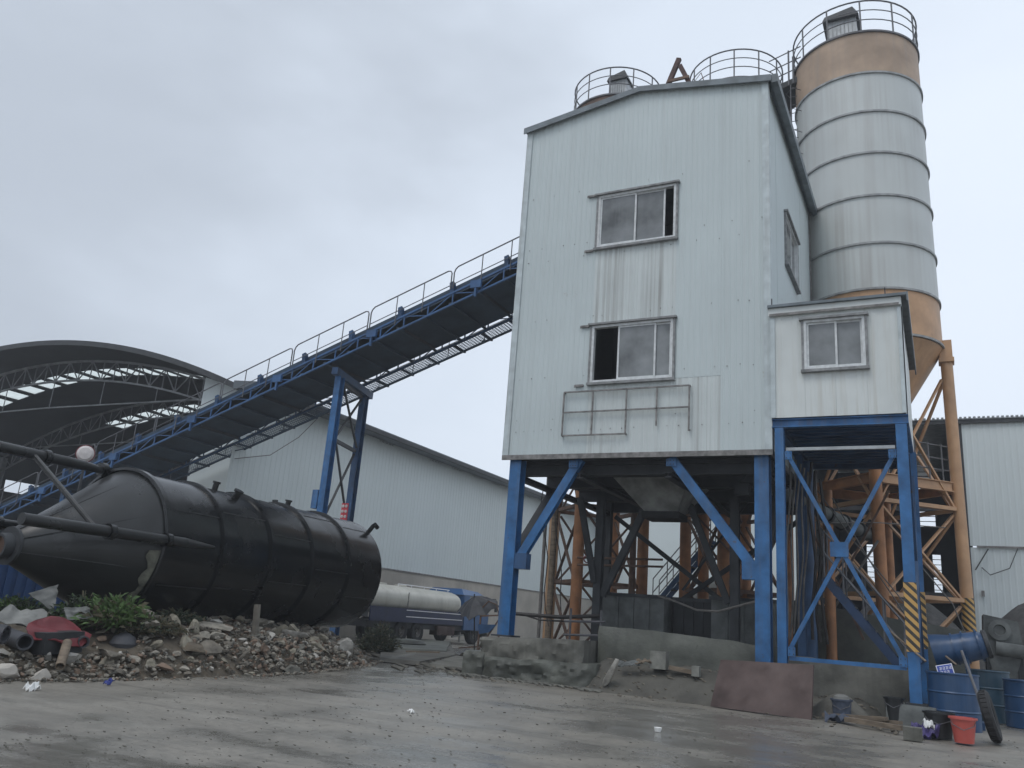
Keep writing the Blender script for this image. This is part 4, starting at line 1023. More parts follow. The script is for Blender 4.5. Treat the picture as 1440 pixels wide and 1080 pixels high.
p = atx(435, 900, -11.6); boulder('flat grey boulder resting against the tank belly', p.x, p.y, .45, .3, .42, .16, 'stone_b', 103)

# timber post
t = tag(build('timber_post', MB().bar(atx(357, 912, -11.15), atx(362, 850, -11.22), 0.09, .08), 'bark_pole'), 'weathered timber post standing upright in the rubble before the tank', 'post')

# scrap on the left end of the rubble
def crumpled(name, label, cat, c, sx, sy, mm, seed, tilt=(0, 0, 0), amp=.12, th=.012, n=14, outline=None):
    mb = MB(); rnd = random.Random(seed); R_ = Matrix.Rotation(tilt[2], 3, 'Z') @ Matrix.Rotation(tilt[0], 3, 'X') @ Matrix.Rotation(tilt[1], 3, 'Y')
    g = {}; vs = []
    for s in (0, 1):
        for j in range(n+1):
            for i in range(n+1):
                u, v = i/n*2-1, j/n*2-1
                k = outline(u, v) if outline else (u, v)
                h = amp*nz3(k[0]*1.6+seed, k[1]*1.6, seed*3)+amp*.4*nz3(k[0]*4, k[1]*4, seed)
                vs.append(Vector(c)+R_ @ Vector((k[0]*sx, k[1]*sy, h-s*th)))
    N = n+1; F = []
    for j in range(n):
        for i in range(n):
            a = j*N+i; F.append((a, a+1, a+N+1, a+N)); b = a+N*N; F.append((b+N, b+N+1, b+1, b))
    for i in range(n):
        for a, b in ((i, i+1), ((n)*N+i+1, n*N+i), ((i+1)*N, i*N), (i*N+n, (i+1)*N+n)): F.append((b, a, a+N*N, b+N*N))
    mb.add(vs, F); return tag(build(name, mb, mm, None, True, ang=50), label, cat)
lens = lambda u, v: (u, v*(1-u*u)**.5*.9+.0)
def mound_pt(px, py, X=-11.3): return atx(px, py, X)
p = atx(85, 882, -10.9); p.z = max(p.z, hmap(p.x, p.y)+.22); crumpled('scrap_bonnet', 'faded dark red body panel lying across pipes on the rubble', 'scrap panel', (p.x, p.y, p.z-.06), .30, .52, 'red_sheet', 3, (0.0, .50, .05), .09, outline=lens)
p = atx(32, 868, -11.5); crumpled('torn_sheet', 'torn pale grey sheet crumpled at the far left of the rubble', 'scrap sheet', (p.x, p.y, p.z), .3, .26, 'grey_sheet', 6, (0.5, .35, .7), .10, outline=lambda u, v: (u*(1-.3*v), v+.25*u))
p = atx(62, 845, -12.0); crumpled('white_slab', 'pale triangular sheet leaning on the tank cone above the red panel', 'scrap sheet', atx(68, 843, -12.2), .02+.16, .30, 'grey_sheet', 8, (0.3, 1.1, .2), .05, outline=lambda u, v: (u, v*(1-u)/2))
p = atx(110, 862, -11.4); crumpled('pale_board', 'small pale board stuck in the weeds behind the red panel', 'board', p, .10, .2, 'grey_sheet', 9, (0.1, .9, 0), .04)
def pipe(label, a, b, r, mm, group='scrap pipes on the rubble'):
    a = Vector(a); b = Vector(b); d = (b-a); L_ = d.length; m = MB(); m.lathe(a, [(r*.78, .0), (r, 0), (r, L_), (r*.78, L_), (r*.78, 0)], 20, axis=d); return tag(build('scrap_pipe', m, mm, None, True), label, 'pipe', group)
a = atx(35, 903, -10.75); pipe('short grey pipe end facing out below the red panel', a, a+V(-.9, .25, .05), .105, 'tarpaulin')
a = atx(8, 893, -10.7); pipe('wide grey pipe section at the left frame edge', a, a+V(-.8, -.5, .1), .12, 'tarpaulin')
a = atx(118, 903, -10.7); pipe('grey pipe stub lying right of the red panel', a, a+V(-.7, .15, .05), .08, 'tarpaulin')
a = atx(75, 935, -10.35); pipe('rust and cream bent pipe at the foot of the rubble', a+V(0, .1, -.02), a+V(-.3, .35, .26), .06, 'wood_old')
a = atx(62, 905, -10.8); tag(build('scrap_box', MB().bar(a+V(0, -.1, 0), a+V(-.1, .55, .03), .25, .28), 'black_steel'), 'dark box section under the faded red panel', 'scrap box')
a = atx(175, 897, -10.9); tag(build('dark_sack', MB().lathe(a-V(0, 0, .2), [(.02, 0), (.17, .03), (.2, .12), (.15, .22), (.06, .27), (.02, .28)], 16), 'tarpaulin', None, True), 'dark round sack among the weeds on the rubble', 'sack')
for k, (px, py) in enumerate(((12, 945), (60, 948))):
    a = atx(px, py, -10.45); me = rock_mesh(70+k, 2, 'plaster', 1, .2)
    tag(put('masonry_chunk', me, None, a, (0, 0, .3), (.16, .24, .12)), ('cream painted masonry chunk at the far left of the rubble foot', 'cream masonry chunk beside the bent pipe at the rubble foot')[k], 'masonry')

# weeds
def bush(name, label, c, rx, ry, rz, n, mats, blade=(.10, .3), seed=1, cat='bush', fern=False, lift=.0):
    rnd = random.Random(seed); c = Vector(c)
    if -13.5 < c.x < -9.9 and c.y < 17: c.z = max(c.z-.05, hmap(c.x, c.y)+.0)
    t = thing(name, label, cat, c)
    for mi, (mm, k) in enumerate(mats):
        mb = MB()
        for i in range(int(n*k)):
            # stems arching from base
            th = rnd.uniform(0, 6.28); e = rnd.random()**.6; L_ = rnd.uniform(.5, 1)
            tip = c+V(rx*math.cos(th)*e*L_, ry*math.sin(th)*e*L_, rz*(1-e*e*.7)*L_+lift)
            basep = c+V(rx*.25*math.cos(th)*e, ry*.25*math.sin(th)*e, 0)
            for q in range(5 if fern else 3):
                s = rnd.uniform(.35, 1); p = basep.lerp(tip, s)+V(rnd.gauss(0, .03), rnd.gauss(0, .03), -.05*s*s)
                d = (tip-basep).normalized()+V(rnd.gauss(0, .7), rnd.gauss(0, .7), rnd.gauss(0, .35)); d.normalize()
                w = rnd.uniform(*blade); sd = d.cross(V(rnd.gauss(0, 1), rnd.gauss(0, 1), rnd.gauss(0, 1))).normalized()*w*.16
                mb.add([p-sd*.2, p+d*w*.5-sd, p+d*w+V(0, 0, -w*.25), p+d*w*.5+sd], [(0, 1, 2, 3)])
        build('foliage', mb, mm, t)
    mb = MB()
    for i in range(9):
        th = rnd.uniform(0, 6.28); e = rnd.random(); tip = c+V(rx*.8*math.cos(th)*e, ry*.8*math.sin(th)*e, rz*(1-e*e*.6)+lift); mb.path([c, c.lerp(tip, .5)+V(0, 0, .05), tip], .006, 4)
    build('stem', mb, 'leaf_dry', t)
bush('weed_bush', 'bright green feathery weed growing before the tank cone', atx(160, 880, -11.3), .6, .75, .55, 520, (('leaf_green', .75), ('leaf_dry', .25)), (.05, .2), 1, 'weed', True)
bush('weed_bush', 'dull green weeds behind the red panel under the tank tip', atx(112, 880, -11.8), .5, .6, .5, 600, (('leaf_dark', .7), ('leaf_green', .3)), (.06, .15), 2, 'weed')
bush('weed_bush', 'low dark shrub on top of the rubble under the tank', atx(245, 893, -11.8), .4, .7, .24, 700, (('leaf_dark', .8), ('leaf_dry', .2)), (.04, .10), 3, 'weed')
bush('weed_bush', 'dry brown brush spilling down the middle of the rubble', atx(215, 930, -10.9), .4, .6, .28, 900, (('leaf_dry', .7), ('leaf_dark', .3)), (.03, .09), 4, 'weed')
bush('weed_bush', 'dry grey-green grass clump left of the middle rubble', atx(190, 915, -11.0), .3, .4, .3, 450, (('leaf_dark', .5), ('leaf_dry', .5)), (.05, .14), 5, 'weed')
bush('weed_bush', 'dark bush growing at the right end of the black tank', atz(530, 920), .7, .9, .95, 1500, (('leaf_dark', .8), ('leaf_dry', .2)), (.05, .13), 6, 'weed')
bush('weed_bush', 'green weeds before the blue container at the left edge', atx(20, 868, -13.0), .5, .7, .35, 500, (('leaf_dark', .6), ('leaf_green', .4)), (.06, .15), 7, 'weed')

# ------------------------------------------------------------------ debris beside the truck
def slab(name, label, cat, pts, z0, z1, mm, seed=0):
    rnd = random.Random(seed); m = MB(); n = len(pts); c = sum((Vector((*p, 0)) for p in pts), Vector())/n
    P2 = [(p[0]+rnd.uniform(-.03, .03), p[1]+rnd.uniform(-.03, .03)) for p in pts]
    b = [(x, y, z0) for x, y in P2]; tp = [(x+(c.x-x)*.03, y+(c.y-y)*.03, z1+rnd.uniform(-.02, .02)) for x, y in P2]
    m.add(b+tp, [tuple(range(n-1, -1, -1)), tuple(range(n, 2*n))]+[(i, (i+1) % n, n+(i+1) % n, n+i) for i in range(n)])
    return tag(build(name, m, mm), label, cat)
q = [atz(*p) for p in ((600, 938), (690, 948), (704, 935), (640, 926))]
slab('concrete_slab', 'flat concrete slab at the foot of the tower left block', 'slab', [(v.x, v.y) for v in q], 0, .09, 'concrete', 1)
q = [atz(*p) for p in ((530, 930), (592, 936), (640, 926), (636, 912), (560, 908), (535, 915))]
slab('concrete_slab', 'cracked grey concrete slab lying between the tank and the truck', 'slab', [(v.x, v.y) for v in q], 0, .09, 'mud', 2)
q = [atz(*p) for p in ((548, 918), (628, 922), (634, 908), (575, 903))]
slab('concrete_slab', 'upper pale concrete slab stacked before the truck wheel', 'slab', [(v.x, v.y) for v in q], .0, .15, 'concrete_wet', 3)
c = atz(556+16, 912); t = tag(build('manhole_cover', MB().lathe((c.x, c.y+.1, .15), [(.02, .0), (.55, 0), (.58, .03), (.5, .13), (.2, .16), (.02, .17)], 24), 'concrete_wet', None, True), 'round grey concrete lid resting on slabs beside the dark bush', 'lid')
for k, (px, py, lab) in enumerate(((655, 925, 'dark lump of wet rubble beside the tower left block'), (615, 918, 'small rubble lump before the truck'), (668, 912, 'pile of muddy stones below the torn umbrella'), (690, 922, 'muddy stones against the left concrete block'))):
    p = atz(px, py); me = rock_mesh(200+k, 3, 'mud', 1, .4); tag(put('rubble_lump', me, None, (p.x, p.y, .05), (0, 0, k), (.42, .5, .15)), lab, 'rubble')

# ------------------------------------------------------------------ water tanker truck
def truck():
    X = -18.5; t = thing('tanker_truck', 'water tanker truck with dirty white tank and navy skirt parked by the warehouse wall', 'truck', (X-1, 30, 0))
    W2 = 2.1
    yc = X-1.05
    # tank: elliptical prism along Y from 25.4 to 31.9
    n = 28; y0, y1 = 25.2, 31.9; cz, hz, hx = 1.60, .54, 1.06; vs = []
    for yy, s in ((y0, .86), (y0+.14, 1), (y1-.14, 1), (y1, .86)):
        for k in range(n):
            a = 2*math.pi*k/n; ca, sa = math.cos(a), math.sin(a); e = .8
            vs.append((yc+hx*s*abs(ca)**e*(1 if ca > 0 else -1), yy, cz+hz*s*abs(sa)**e*(1 if sa > 0 else -1)))
    fs = [tuple(range(n-1, -1, -1)), tuple(range(3*n, 4*n))]+[(j*n+k, j*n+(k+1) % n, (j+1)*n+(k+1) % n, (j+1)*n+k) for j in range(3) for k in range(n)]
    m = MB(); m.add(vs, fs); tk = build('water_tank', m, 'tanker_white', t, True)
    for yy in (27.7,): m = MB(); m.box(yc-1.07, yc+1.075, yy-.03, yy+.03, 1.55, 1.57); m.box(yc+1.045, yc+1.07, yy-.02, yy+.02, 1.2, 1.9); build('tank_band', m, 'grey_sheet', tk)
    for yy in (28.6, 27.2): m = MB(); m.lathe((yc, yy, 2.07), [(.02, .12), (.24, .12), (.26, .1), (.26, 0)], 16); build('hatch', m, 'tanker_white', tk, True)
    m = MB(); m.tube((yc+.5, y0+2.5, 2.2), (yc+.5, y1-.3, 2.2), .02, 6)
    for k in range(5): yy = y0+2.5+k*.95; m.tube((yc+.5, yy, 2.05), (yc+.5, yy, 2.2), .02, 5)
    build('top_rail', m, 'sign_white', tk)
    m = MB(); m.box(X-.02, X+.04, 25.3, 32.0, .78, 1.3); build('side_skirt', m, 'tanker_navy', t)
    m = MB(); m.box(X+.041, X+.05, 27.6, 31.9, .98, 1.01); m.box(X+.041, X+.05, 27.6, 31.9, 1.22, 1.25); build('white_stripe', m, 'sign_white', t)
    m = MB(); m.box(X-2.05, X-.1, 25.3, 34.2, .55, .8); build('chassis', m, 'black_steel', t)
    m = MB(); m.box(X-.35, X+.02, 30.0, 31.4, .35, .72); build('tool_box', m, 'red_plate', t)
    m = MB(); m.bar((X-.1, 31.4, .3), (X+.0, 32.2, .4), .06); m.box(X-.06, X, 31.9, 31.97, 0.1, .5); build('mud_guard_stay', m, 'grey_sheet', t)
    m = MB(); m.box(X-2.0, X+.02, 24.95, 25.18, .9, 1.12); m.tube((X-.1, 24.9, 1.15), (X-.1, 24.9, 1.5), .03, 6); m.tube((X-.1, 24.9, 1.48), (X-.1, 25.3, 1.5), .03, 6); build('rear_pipework', m, 'dark_steel', t)
    # cab
    m = MB(); x0, x1 = X-2.1, X; ya, yb = 32.15, 34.3
    m.hexa([(x0, ya, .6), (x1, ya, .6), (x1, yb, .6), (x0, yb, .6), (x0, ya, 1.35), (x1, ya, 1.35), (x1, yb+.05, 1.35), (x0, yb+.05, 1.35)])
    m.hexa([(x0+.02, ya, 1.36), (x1-.02, ya, 1.36), (x1-.02, ya+.5, 1.36), (x0+.02, ya+.5, 1.36), (x0+.08, ya, 2.05), (x1-.08, ya, 2.05), (x1-.08, ya+.5, 2.05), (x0+.08, ya+.5, 2.05)])
    cb = build('cab', m, 'cab_blue', t)
    m = MB(); m.hexa([(x0+.06, ya-.1, 2.06), (x1-.06, ya-.1, 2.06), (x1-.06, yb-.25, 2.06), (x0+.06, yb-.25, 2.06), (x0+.3, ya+.1, 2.32), (x1-.3, ya+.1, 2.32), (x1-.3, yb-.6, 2.26), (x0+.3, yb-.6, 2.26)]); build('cab_roof', m, 'cab_blue', cb)
    m = MB(); m.hexa([(x0+.03, ya+.52, 1.365), (x1-.03, ya+.52, 1.365), (x1-.03, yb, 1.365), (x0+.03, yb, 1.365), (x0+.1, ya+.52, 2.04), (x1-.1, ya+.52, 2.04), (x1-.1, yb-.3, 2.04), (x0+.1, yb-.3, 2.04)]); build('cab_glass', m, 'window_glass', cb)
    m = MB(); m.path([(x1-.05, yb-.1, 2.0), (x1+.2, yb+.25, 2.02), (x1+.22, yb+.3, 1.9)], .02, 6); m.box(x1+.15, x1+.28, yb+.27, yb+.31, 1.45, 1.9); build('mirror', m, 'black_steel', cb)
    m = MB(); m.box(x0, x1+.01, yb+.06, yb+.2, .3, .62); build('bumper', m, 'grey_sheet', t)
    for yy in (28.65, 27.5, 33.2):
        for xx in (X-.3, X-1.9):
            m = MB(); m.lathe((xx, yy, .44), [(.2, 0), (.40, 0), (.44, .05), (.44, .22), (.40, .27), (.2, .27)], 26, axis=(1, 0, 0)); wh = build('wheel', m, 'rubber', t, True)
            m = MB(); m.lathe((xx, yy, .44), [(.02, .2), (.08, .24), (.1, .16), (.17, .14), (.2, .24), (.23, .27), (.23, .2)], 20, axis=(1, 0, 0)); build('rim', m, 'rim', wh, True)
    for yy in (28.1,): 
        m = MB(); m.box(X-.5, X+.0, yy-1.15, yy+1.1, .79, .93); build('mudguard', m, 'black_steel', t)
truck()
# broken umbrella
def umbrella():
    c = aty(668, 838, 21.0); t = thing('torn_umbrella', 'torn dark grey umbrella tilted on a pole before the truck cab', 'umbrella', (c.x, c.y, 0))
    ax = V(-.15, -.55, 1).normalized(); x = ax.cross(V(0, 1, 0)).normalized(); y = ax.cross(x); rr = .62
    rim = []
    for k in range(8):
        a = 2*math.pi*k/8; s = (1.15, .9, 1.1, 1.0, 1.1, .95, 1.1, .8)[k]; rim.append(c-ax*.40+x*math.cos(a)*rr*s+y*math.sin(a)*rr*s)
    for k in range(8):
        a, b = rim[k], rim[(k+1) % 8]; mid = (a+b)/2+(c-(a+b)/2)*.10; m = MB(); h1 = c.lerp(a, .55)+ax*.06; h2 = c.lerp(b, .55)+ax*.06; hm = c.lerp(mid, .55)+ax*.03
        m.add([c, h1, hm, h2, a, mid, b], [(0, 1, 2), (0, 2, 3), (1, 4, 5, 2), (2, 5, 6, 3)])
        m.add([p-ax*.008 for p in (c, h1, hm, h2, a, mid, b)], [(2, 1, 0), (3, 2, 0), (2, 5, 4, 1), (3, 6, 5, 2)]); build('canopy_panel', m, 'tarpaulin', t)
        m = MB(); m.tube(c-ax*.02, a-ax*.02, .006, 4); build('rib', m, 'dark_steel', t)
    m = MB(); m.tube(c+ax*.06, (c.x+.1, c.y+.1, 0), .02, 8); build('pole', m, 'dark_steel', t)
umbrella()
t = thing('scrap_stand', 'rusty upright scrap frame with a blue rag beside the left tower leg', 'scrap', (-10.9, 20.5, 0))
m = MB(); p0 = aty(672, 905, 20.5); p1 = aty(700, 905, 20.5)
for p in (p0, p1): m.bar((p.x, 20.5, 0), (p.x+.02, 20.5, 1.25), .04)
m.bar((p0.x, 20.5, 1.22), (p1.x, 20.5, 1.28), .04); m.bar((p0.x, 20.5, .3), (p1.x, 20.5, 1.2), .03); m.path([(p1.x, 20.45, 1.28), (p1.x-.08, 20.4, 1.55), (p1.x-.3, 20.35, 1.62), (p1.x-.5, 20.4, 1.45)], .02, 5); build('frame', m, 'rusty_steel', t)
m = MB(); m.hexa([(p0.x+.05, 20.42, .75), (p1.x-.25, 20.42, .82), (p1.x-.25, 20.46, .82), (p0.x+.05, 20.46, .75), (p0.x+.0, 20.42, 1.0), (p1.x-.05, 20.42, 1.03), (p1.x-.05, 20.46, 1.03), (p0.x+.0, 20.46, 1.0)]); build('rag', m, 'blue_dull', t)

# ------------------------------------------------------------------ plinths, walls, berm
def rough_box(name, label, cat, x0, x1, y0, y1, z0, zl, zr, mm, seed=1, amp=.03, nx=24, nz=8, slope=0):
    """front face with uneven relief, top edge sloping zl -> zr; slope pushes the foot forward."""
    def P(u, v, y, side): 
        x = x0+(x1-x0)*u; zt = zl+(zr-zl)*u+.02*nz3(x, seed, 0, 2.5)+min(amp, .08)*.7*nz3(x, seed, 4, 1.1); z = z0+(zt-z0)*v
        dy = amp*nz3(x+seed, z*1.5, seed, 2.2)+amp*.5*nz3(x, z*2, seed, 7)-slope*(1-v)+min(amp*1.6, .12)*max(0, (v-.75)*4)**2*.6+amp*max(0, abs(u-.5)*2-.92)*9 if side == 0 else 0
        return V(x, y+dy, z)
    vs = []; m = MB(); ny = 4
    prof = [(v/nz, 0, y0) for v in range(nz+1)]+[(1, 1, y0+(y1-y0)*k/ny) for k in range(1, ny+1)]+[(0, 1, y1)]
    for v, s, y in prof:
        for i in range(nx+1): vs.append(P(i/nx, v, y, s))
    N = nx+1; k = len(prof)
    fs = [(j*N+i, j*N+i+1, (j+1)*N+i+1, (j+1)*N+i) for j in range(k-1) for i in range(nx)]
    fs += [tuple(j*N for j in range(k-1, -1, -1)), tuple(j*N+nx for j in range(k))]
    m.add(vs, fs); return tag(build(name, m, mm, None, True, ang=40), label, cat)
rough_box('retaining_wall', 'wet grey-green concrete retaining wall behind the muddy bank under the tower', 'wall', -6.55, -2.75, 17.05, 17.35, 0, 1.22, 1.06, 'concrete_wet', 2, .05, 40)
rough_box('retaining_wall', 'pale stained concrete wall under the control cabin', 'wall', -2.72, -.62, 17.0, 17.3, 0, .95, .86, 'concrete', 5, .03, 30)
rough_box('concrete_footing', 'upper concrete footing block carrying the left tower leg', 'footing', -8.98, -6.6, 16.35, 17.3, .3, .82, .92, 'concrete', 7, .12, 40)
rough_box('concrete_footing', 'lower muddy concrete footing below the left tower leg', 'footing', -8.75, -6.2, 16.05, 17.2, 0, .36, .5, 'concrete_wet', 9, .14, 40)
rough_box('concrete_block', 'short concrete block at the left foot of the tower', 'footing', -9.35, -8.78, 16.3, 17.2, 0, .5, .45, 'concrete_wet', 11, .10, 14)
rough_box('concrete_footing', 'dark footing block under the near right tower leg', 'footing', -3.5, -2.3, 16.25, 16.95, 0, .30, .35, 'concrete_wet', 13, .04, 10)
rough_box('concrete_footing', 'dark square footing under the striped cabin leg', 'footing', -.98, -.22, 16.15, 16.8, 0, .33, .32, 'machine_grey', 15, .02, 10)
# yard floor slab behind walls at footing level is the ground; muddy bank in front
def bank():
    xs = np.arange(-9.2, -.9, .08); ys = np.arange(14.7, 17.1, .08); nx = len(xs)
    def h(x, y):
        yt = 16.0+(x+8.4)*(-.13) if x < -3.4 else 15.35
        if x > -3.0: yt = 15.9
        top = .40 if x < -6.3 else .52
        if x > -2.6: top = .28
        d = y-yt; k = max(0, min(1, d/.9)); k = k*k*(3-2*k)
        e = min(1, (x+9.2)/.6, (-.9-x)/.5)
        return -.06+(top+.06)*k*max(0, e)+.07*nz3(x, y, 2, 2.3)*min(1, k*2+.0)+.03*nz3(x, y, 5, 7)*min(1, k*3)
    vs = [(x, y, h(x, y)) for y in ys for x in xs]
    fs = [(j*nx+i, j*nx+i+1, (j+1)*nx+i+1, (j+1)*nx+i) for j in range(len(ys)-1) for i in range(nx-1)]
    tag(put('muddy_bank', mesh_of('muddy_bank', vs, fs, 'mud', True, 180)), kind='structure')
    rnd = random.Random(9); me0 = rock_mesh(300, 1); bv = [v.co.copy() for v in me0.vertices]; bf = [tuple(p.vertices) for p in me0.polygons]; mb = MB()
    for k in range(650):
        x = rnd.uniform(-9, -1); y = rnd.uniform(15.2, 16.9); z = h(x, y)
        if z < -.02 and rnd.random() < .8: continue
        s = rnd.uniform(.012, .05); mb.add([Vector((v.x*s*1.3, v.y*s, v.z*s))+V(x, y, max(z, 0)+s*.3) for v in bv], bf)
    tag(build('bank_pebbles', mb, 'stone_b'), 'loose pebbles scattered over the muddy bank', 'pebbles', kind='stuff')
bank()
# debris on bank
p = aty(858, 950, 15.85); tag(put('concrete_chunk', rock_mesh(400, 2, 'stone_c', 1, .2), None, (p.x, 15.85, .36), (.35, .6, .2), (.15, .14, .36)), 'whitish broken concrete chunk tilted on the muddy bank', 'concrete chunk')
for k, (px, py, sx, lab) in enumerate(((885, 932, .28, 'torn grey strip of tin beside the tilted concrete chunk'), (905, 930, .2, 'bent piece of dark tin beside the square block'))):
    crumpled('tin_scrap', lab, 'scrap', aty(px, py, 16.1), sx*.8, .07, ('machine_grey', 'wood_old')[k], 20+k, (.5, -.15, .1), .07)
p = aty(928, 936, 16.2); m = MB(); m.box(p.x-.17, p.x+.14, 16.1, 16.35, .5, .82); tag(build('concrete_block', m, 'concrete_light'), 'square pale concrete block standing on the muddy bank', 'block')
p = aty(950, 944, 16.2); m = MB(); m.bar((p.x-.1, 16.15, .55), (p.x+.42, 16.1, .5), .12, .07); tag(build('timber_offcut', m, 'wood_old'), 'short timber offcut lying right of the square block', 'timber')
p = aty(980, 948, 16.2); m = MB(); m.box(p.x-.05, p.x+.09, 16.0, 16.15, .44, .62); tag(build('brick', m, 'concrete_light'), 'small pale brick at the end of the timber offcut', 'brick')
# dark red plate leaning
m = MB(); a, b = V(-3.76, 15.42, .0), V(-2.03, 15.05, 0); 
m.hexa([a, b, b+V(.01, .03, 0), a+V(.01, .03, 0), a+V(.05, .55, .78), b+V(-.03, .62, .84), b+V(-.02, .65, .84), a+V(.06, .58, .78)])
tag(build('steel_plate', m, 'red_plate'), 'dark red steel plate leaning against the bank before the tower legs', 'steel plate')

# items under the tower
def tub(label, x0, x1, y0, y1, z1, mm):
    t = thing('water_tub', label, 'tub', ((x0+x1)/2, (y0+y1)/2, 0), 'steel tubs under the tower'); m = MB(); w = .05
    m.box(x0, x1, y0, y0+w, 0, z1); m.box(x0, x1, y1-w, y1, 0, z1); m.box(x0, x0+w, y0+w, y1-w, 0, z1); m.box(x1-w, x1, y0+w, y1-w, 0, z1); m.box(x0+w, x1-w, y0+w, y1-w, .05, .1); build('tub_body', m, mm, t)
    for ya, yb in ((y0-.04, y0-.002), (y1+.002, y1+.04)): m = MB(); m.box(x0-.04, x1+.04, ya, yb, z1-.06, z1+.02); build('rim', m, 'dark_steel', t)
    m = MB()
    for k in range(1, 4): x = x0+(x1-x0)*k/4; m.box(x-.03, x+.03, y0-.05, y0-.003, .1, z1-.07)
    build('stiffener', m, mm, t)
tub('dark grey steel water tub under the hopper', -7.5, -5.95, 19.8, 21.2, 2.0, 'machine_grey')
tub('black steel tub between the two orange silo legs', -5.9, -4.95, 20.4, 21.2, 2.0, 'black_steel')
tub('wide grey steel tub behind the near right tower leg', -4.85, -3.4, 19.9, 21.2, 2.05, 'machine_grey')
m = MB(); P3 = [aty(925, 838, 19), aty(948, 845, 19), aty(980, 858, 18.5), aty(1010, 860, 18), aty(1062, 846, 17.3)]; m.path(P3, .025, 6); tag(build('sagging_hose', m, 'cable_grey'), 'grey hose sagging across the front of the tubs', 'hose')
m = MB(); P3 = [aty(715, 862, 18.6), aty(750, 865, 18.6), aty(790, 868, 18.7), aty(845, 866, 19)]; m.path(P3, .045, 8); m.path([aty(735, 864, 18.6), aty(760, 872, 18.6), aty(800, 874, 18.8)], .02, 5); tag(build('pipe_run', m, 'dark_hose'), 'dark horizontal pipe running from the left tower leg', 'pipe')
# gravel bins & heap behind
def heap(name, label, c, rx, ry, h, mm='gravel', seed=1):
    n = 40; vs = []; 
    for j in range(n+1):
        for i in range(n+1):
            u, v = i/n*2-1, j/n*2-1; d = math.hypot(u, v); z = h*(.5+.5*math.cos(math.pi*min(1, d)))**.8+.12*nz3(u*rx, v*ry, seed, 1.1)*max(0, 1-d)*2-.03
            vs.append((c[0]+u*rx, c[1]+v*ry, z))
    N = n+1; fs = [(j*N+i, j*N+i+1, (j+1)*N+i+1, (j+1)*N+i) for j in range(n) for i in range(n)]
    m = MB(); m.add(vs, fs); return tag(build(name, m, mm, None, True, ang=180), label, 'gravel heap')
heap('gravel_heap', 'dark grey gravel heap between the silo legs and the open shed', (-1.2, 30.5, 0), 3.6, 3.0, 3.0, 'gravel', 2)
heap('gravel_heap', 'brownish gravel heap behind the tubs under the tower', (-7.0, 31, 0), 5.0, 3.0, 3.1, 'mud', 5)
heap('gravel_heap', 'dark gravel heap sloping along the right shed wall', (2.6, 31.0, 0), 3.6, 2.6, 2.9, 'gravel', 8)
rough_box('bin_wall', 'rough concrete aggregate bin wall behind the cabin stairs', 'wall', -3.3, .4, 21.6, 21.9, 0, 2.15, 1.7, 'concrete_wet', 21, .05, 30)
# pipes, cables, far columns
def column(label, px, py0, py1, Y, r, mm, cat='column', group='columns and pipes behind the tower'):
    a = aty(px, py0, Y); b = aty(px, py1, Y); m = MB(); m.tube((a.x, Y, 0), (a.x, Y, a.z), r, 12)
    return tag(build('steel_column', m, mm, None, True), label, cat, group)
column('rusty steel column just left of the discharge hopper', 893, 690, 860, 24, .10, 'rusty_steel')
column('blue steel column far behind the hopper', 868, 700, 860, 30, .10, 'blue_dull')
column('orange column between hopper and tower right leg', 990, 715, 860, 25.5, .17, 'orange_tower')
column('blue steel column behind the right tower brace', 1032, 705, 850, 27, .2, 'blue_dull')
column('thin white column left of the blue steel column', 1012, 705, 850, 28, .06, 'galvanised')
column('orange brown column behind the cabin stairs', 1163, 690, 920, 21.2, .12, 'orange_tower')
column('dark blue column beside the cabin left frame leg', 1133, 650, 900, 20, .16, 'blue_dull')
column('grey pipe standing behind the left tower leg', 772, 660, 900, 20.2, .045, 'cable_grey', 'pipe')
column('brown pipe standing left of the orange silo leg', 784, 670, 900, 21.5, .09, 'wood_old', 'pipe')
def cables(label, pts_list, r, mm):
    m = MB()
    for pts in pts_list: m.path(pts, r, 5)
    return tag(build('cable_bundle', m, mm), label, 'cables')
def hang(px0, px1, y0, y1, Y, k=.08, n=7, sd=0):
    rnd = random.Random(sd); a = aty(px0, y0, Y); b = aty(px1, y1, Y); L_ = []
    for i in range(n+1): q = a.lerp(b, i/n)+V(k*math.sin(i*1.3+sd), .05*math.sin(i+sd), 0); L_.append(q)
    return L_
cables('bundle of brown and grey cables hanging beside the cabin left frame leg', [hang(1110+i*7, 1106+i*6, 640+i*6, 905-i*7, 18.5+.1*i, .03, 7, i) for i in range(5)], .022, 'cable_grey')
cables('dark hoses hanging behind the cabin front brace', [hang(1140+i*9, 1146+i*7, 650+12*i, 900+i*3, 18.9, .06, 7, i+9) for i in range(3)], .035, 'dark_hose')
cables('thin dark cables looping between left leg and silo leg', [hang(763, 770, 690, 880, 20, .07, 8, 3), hang(778, 792, 680, 860, 20, -.05, 8, 4)], .014, 'dark_hose')
cables('long cables crossing behind the cabin toward the orange leg', [[aty(1150, 690, 20.5), aty(1200, 760, 20.5), aty(1290, 870, 20.5)], [aty(1170, 700, 20.5), aty(1230, 800, 20.5), aty(1300, 905, 20.5)], [aty(1140, 735, 20.5), aty(1235, 735, 22), aty(1330, 742, 24)], [aty(1290, 790, 21), aty(1340, 850, 21), aty(1370, 920, 21)]], .014, 'cable_grey')
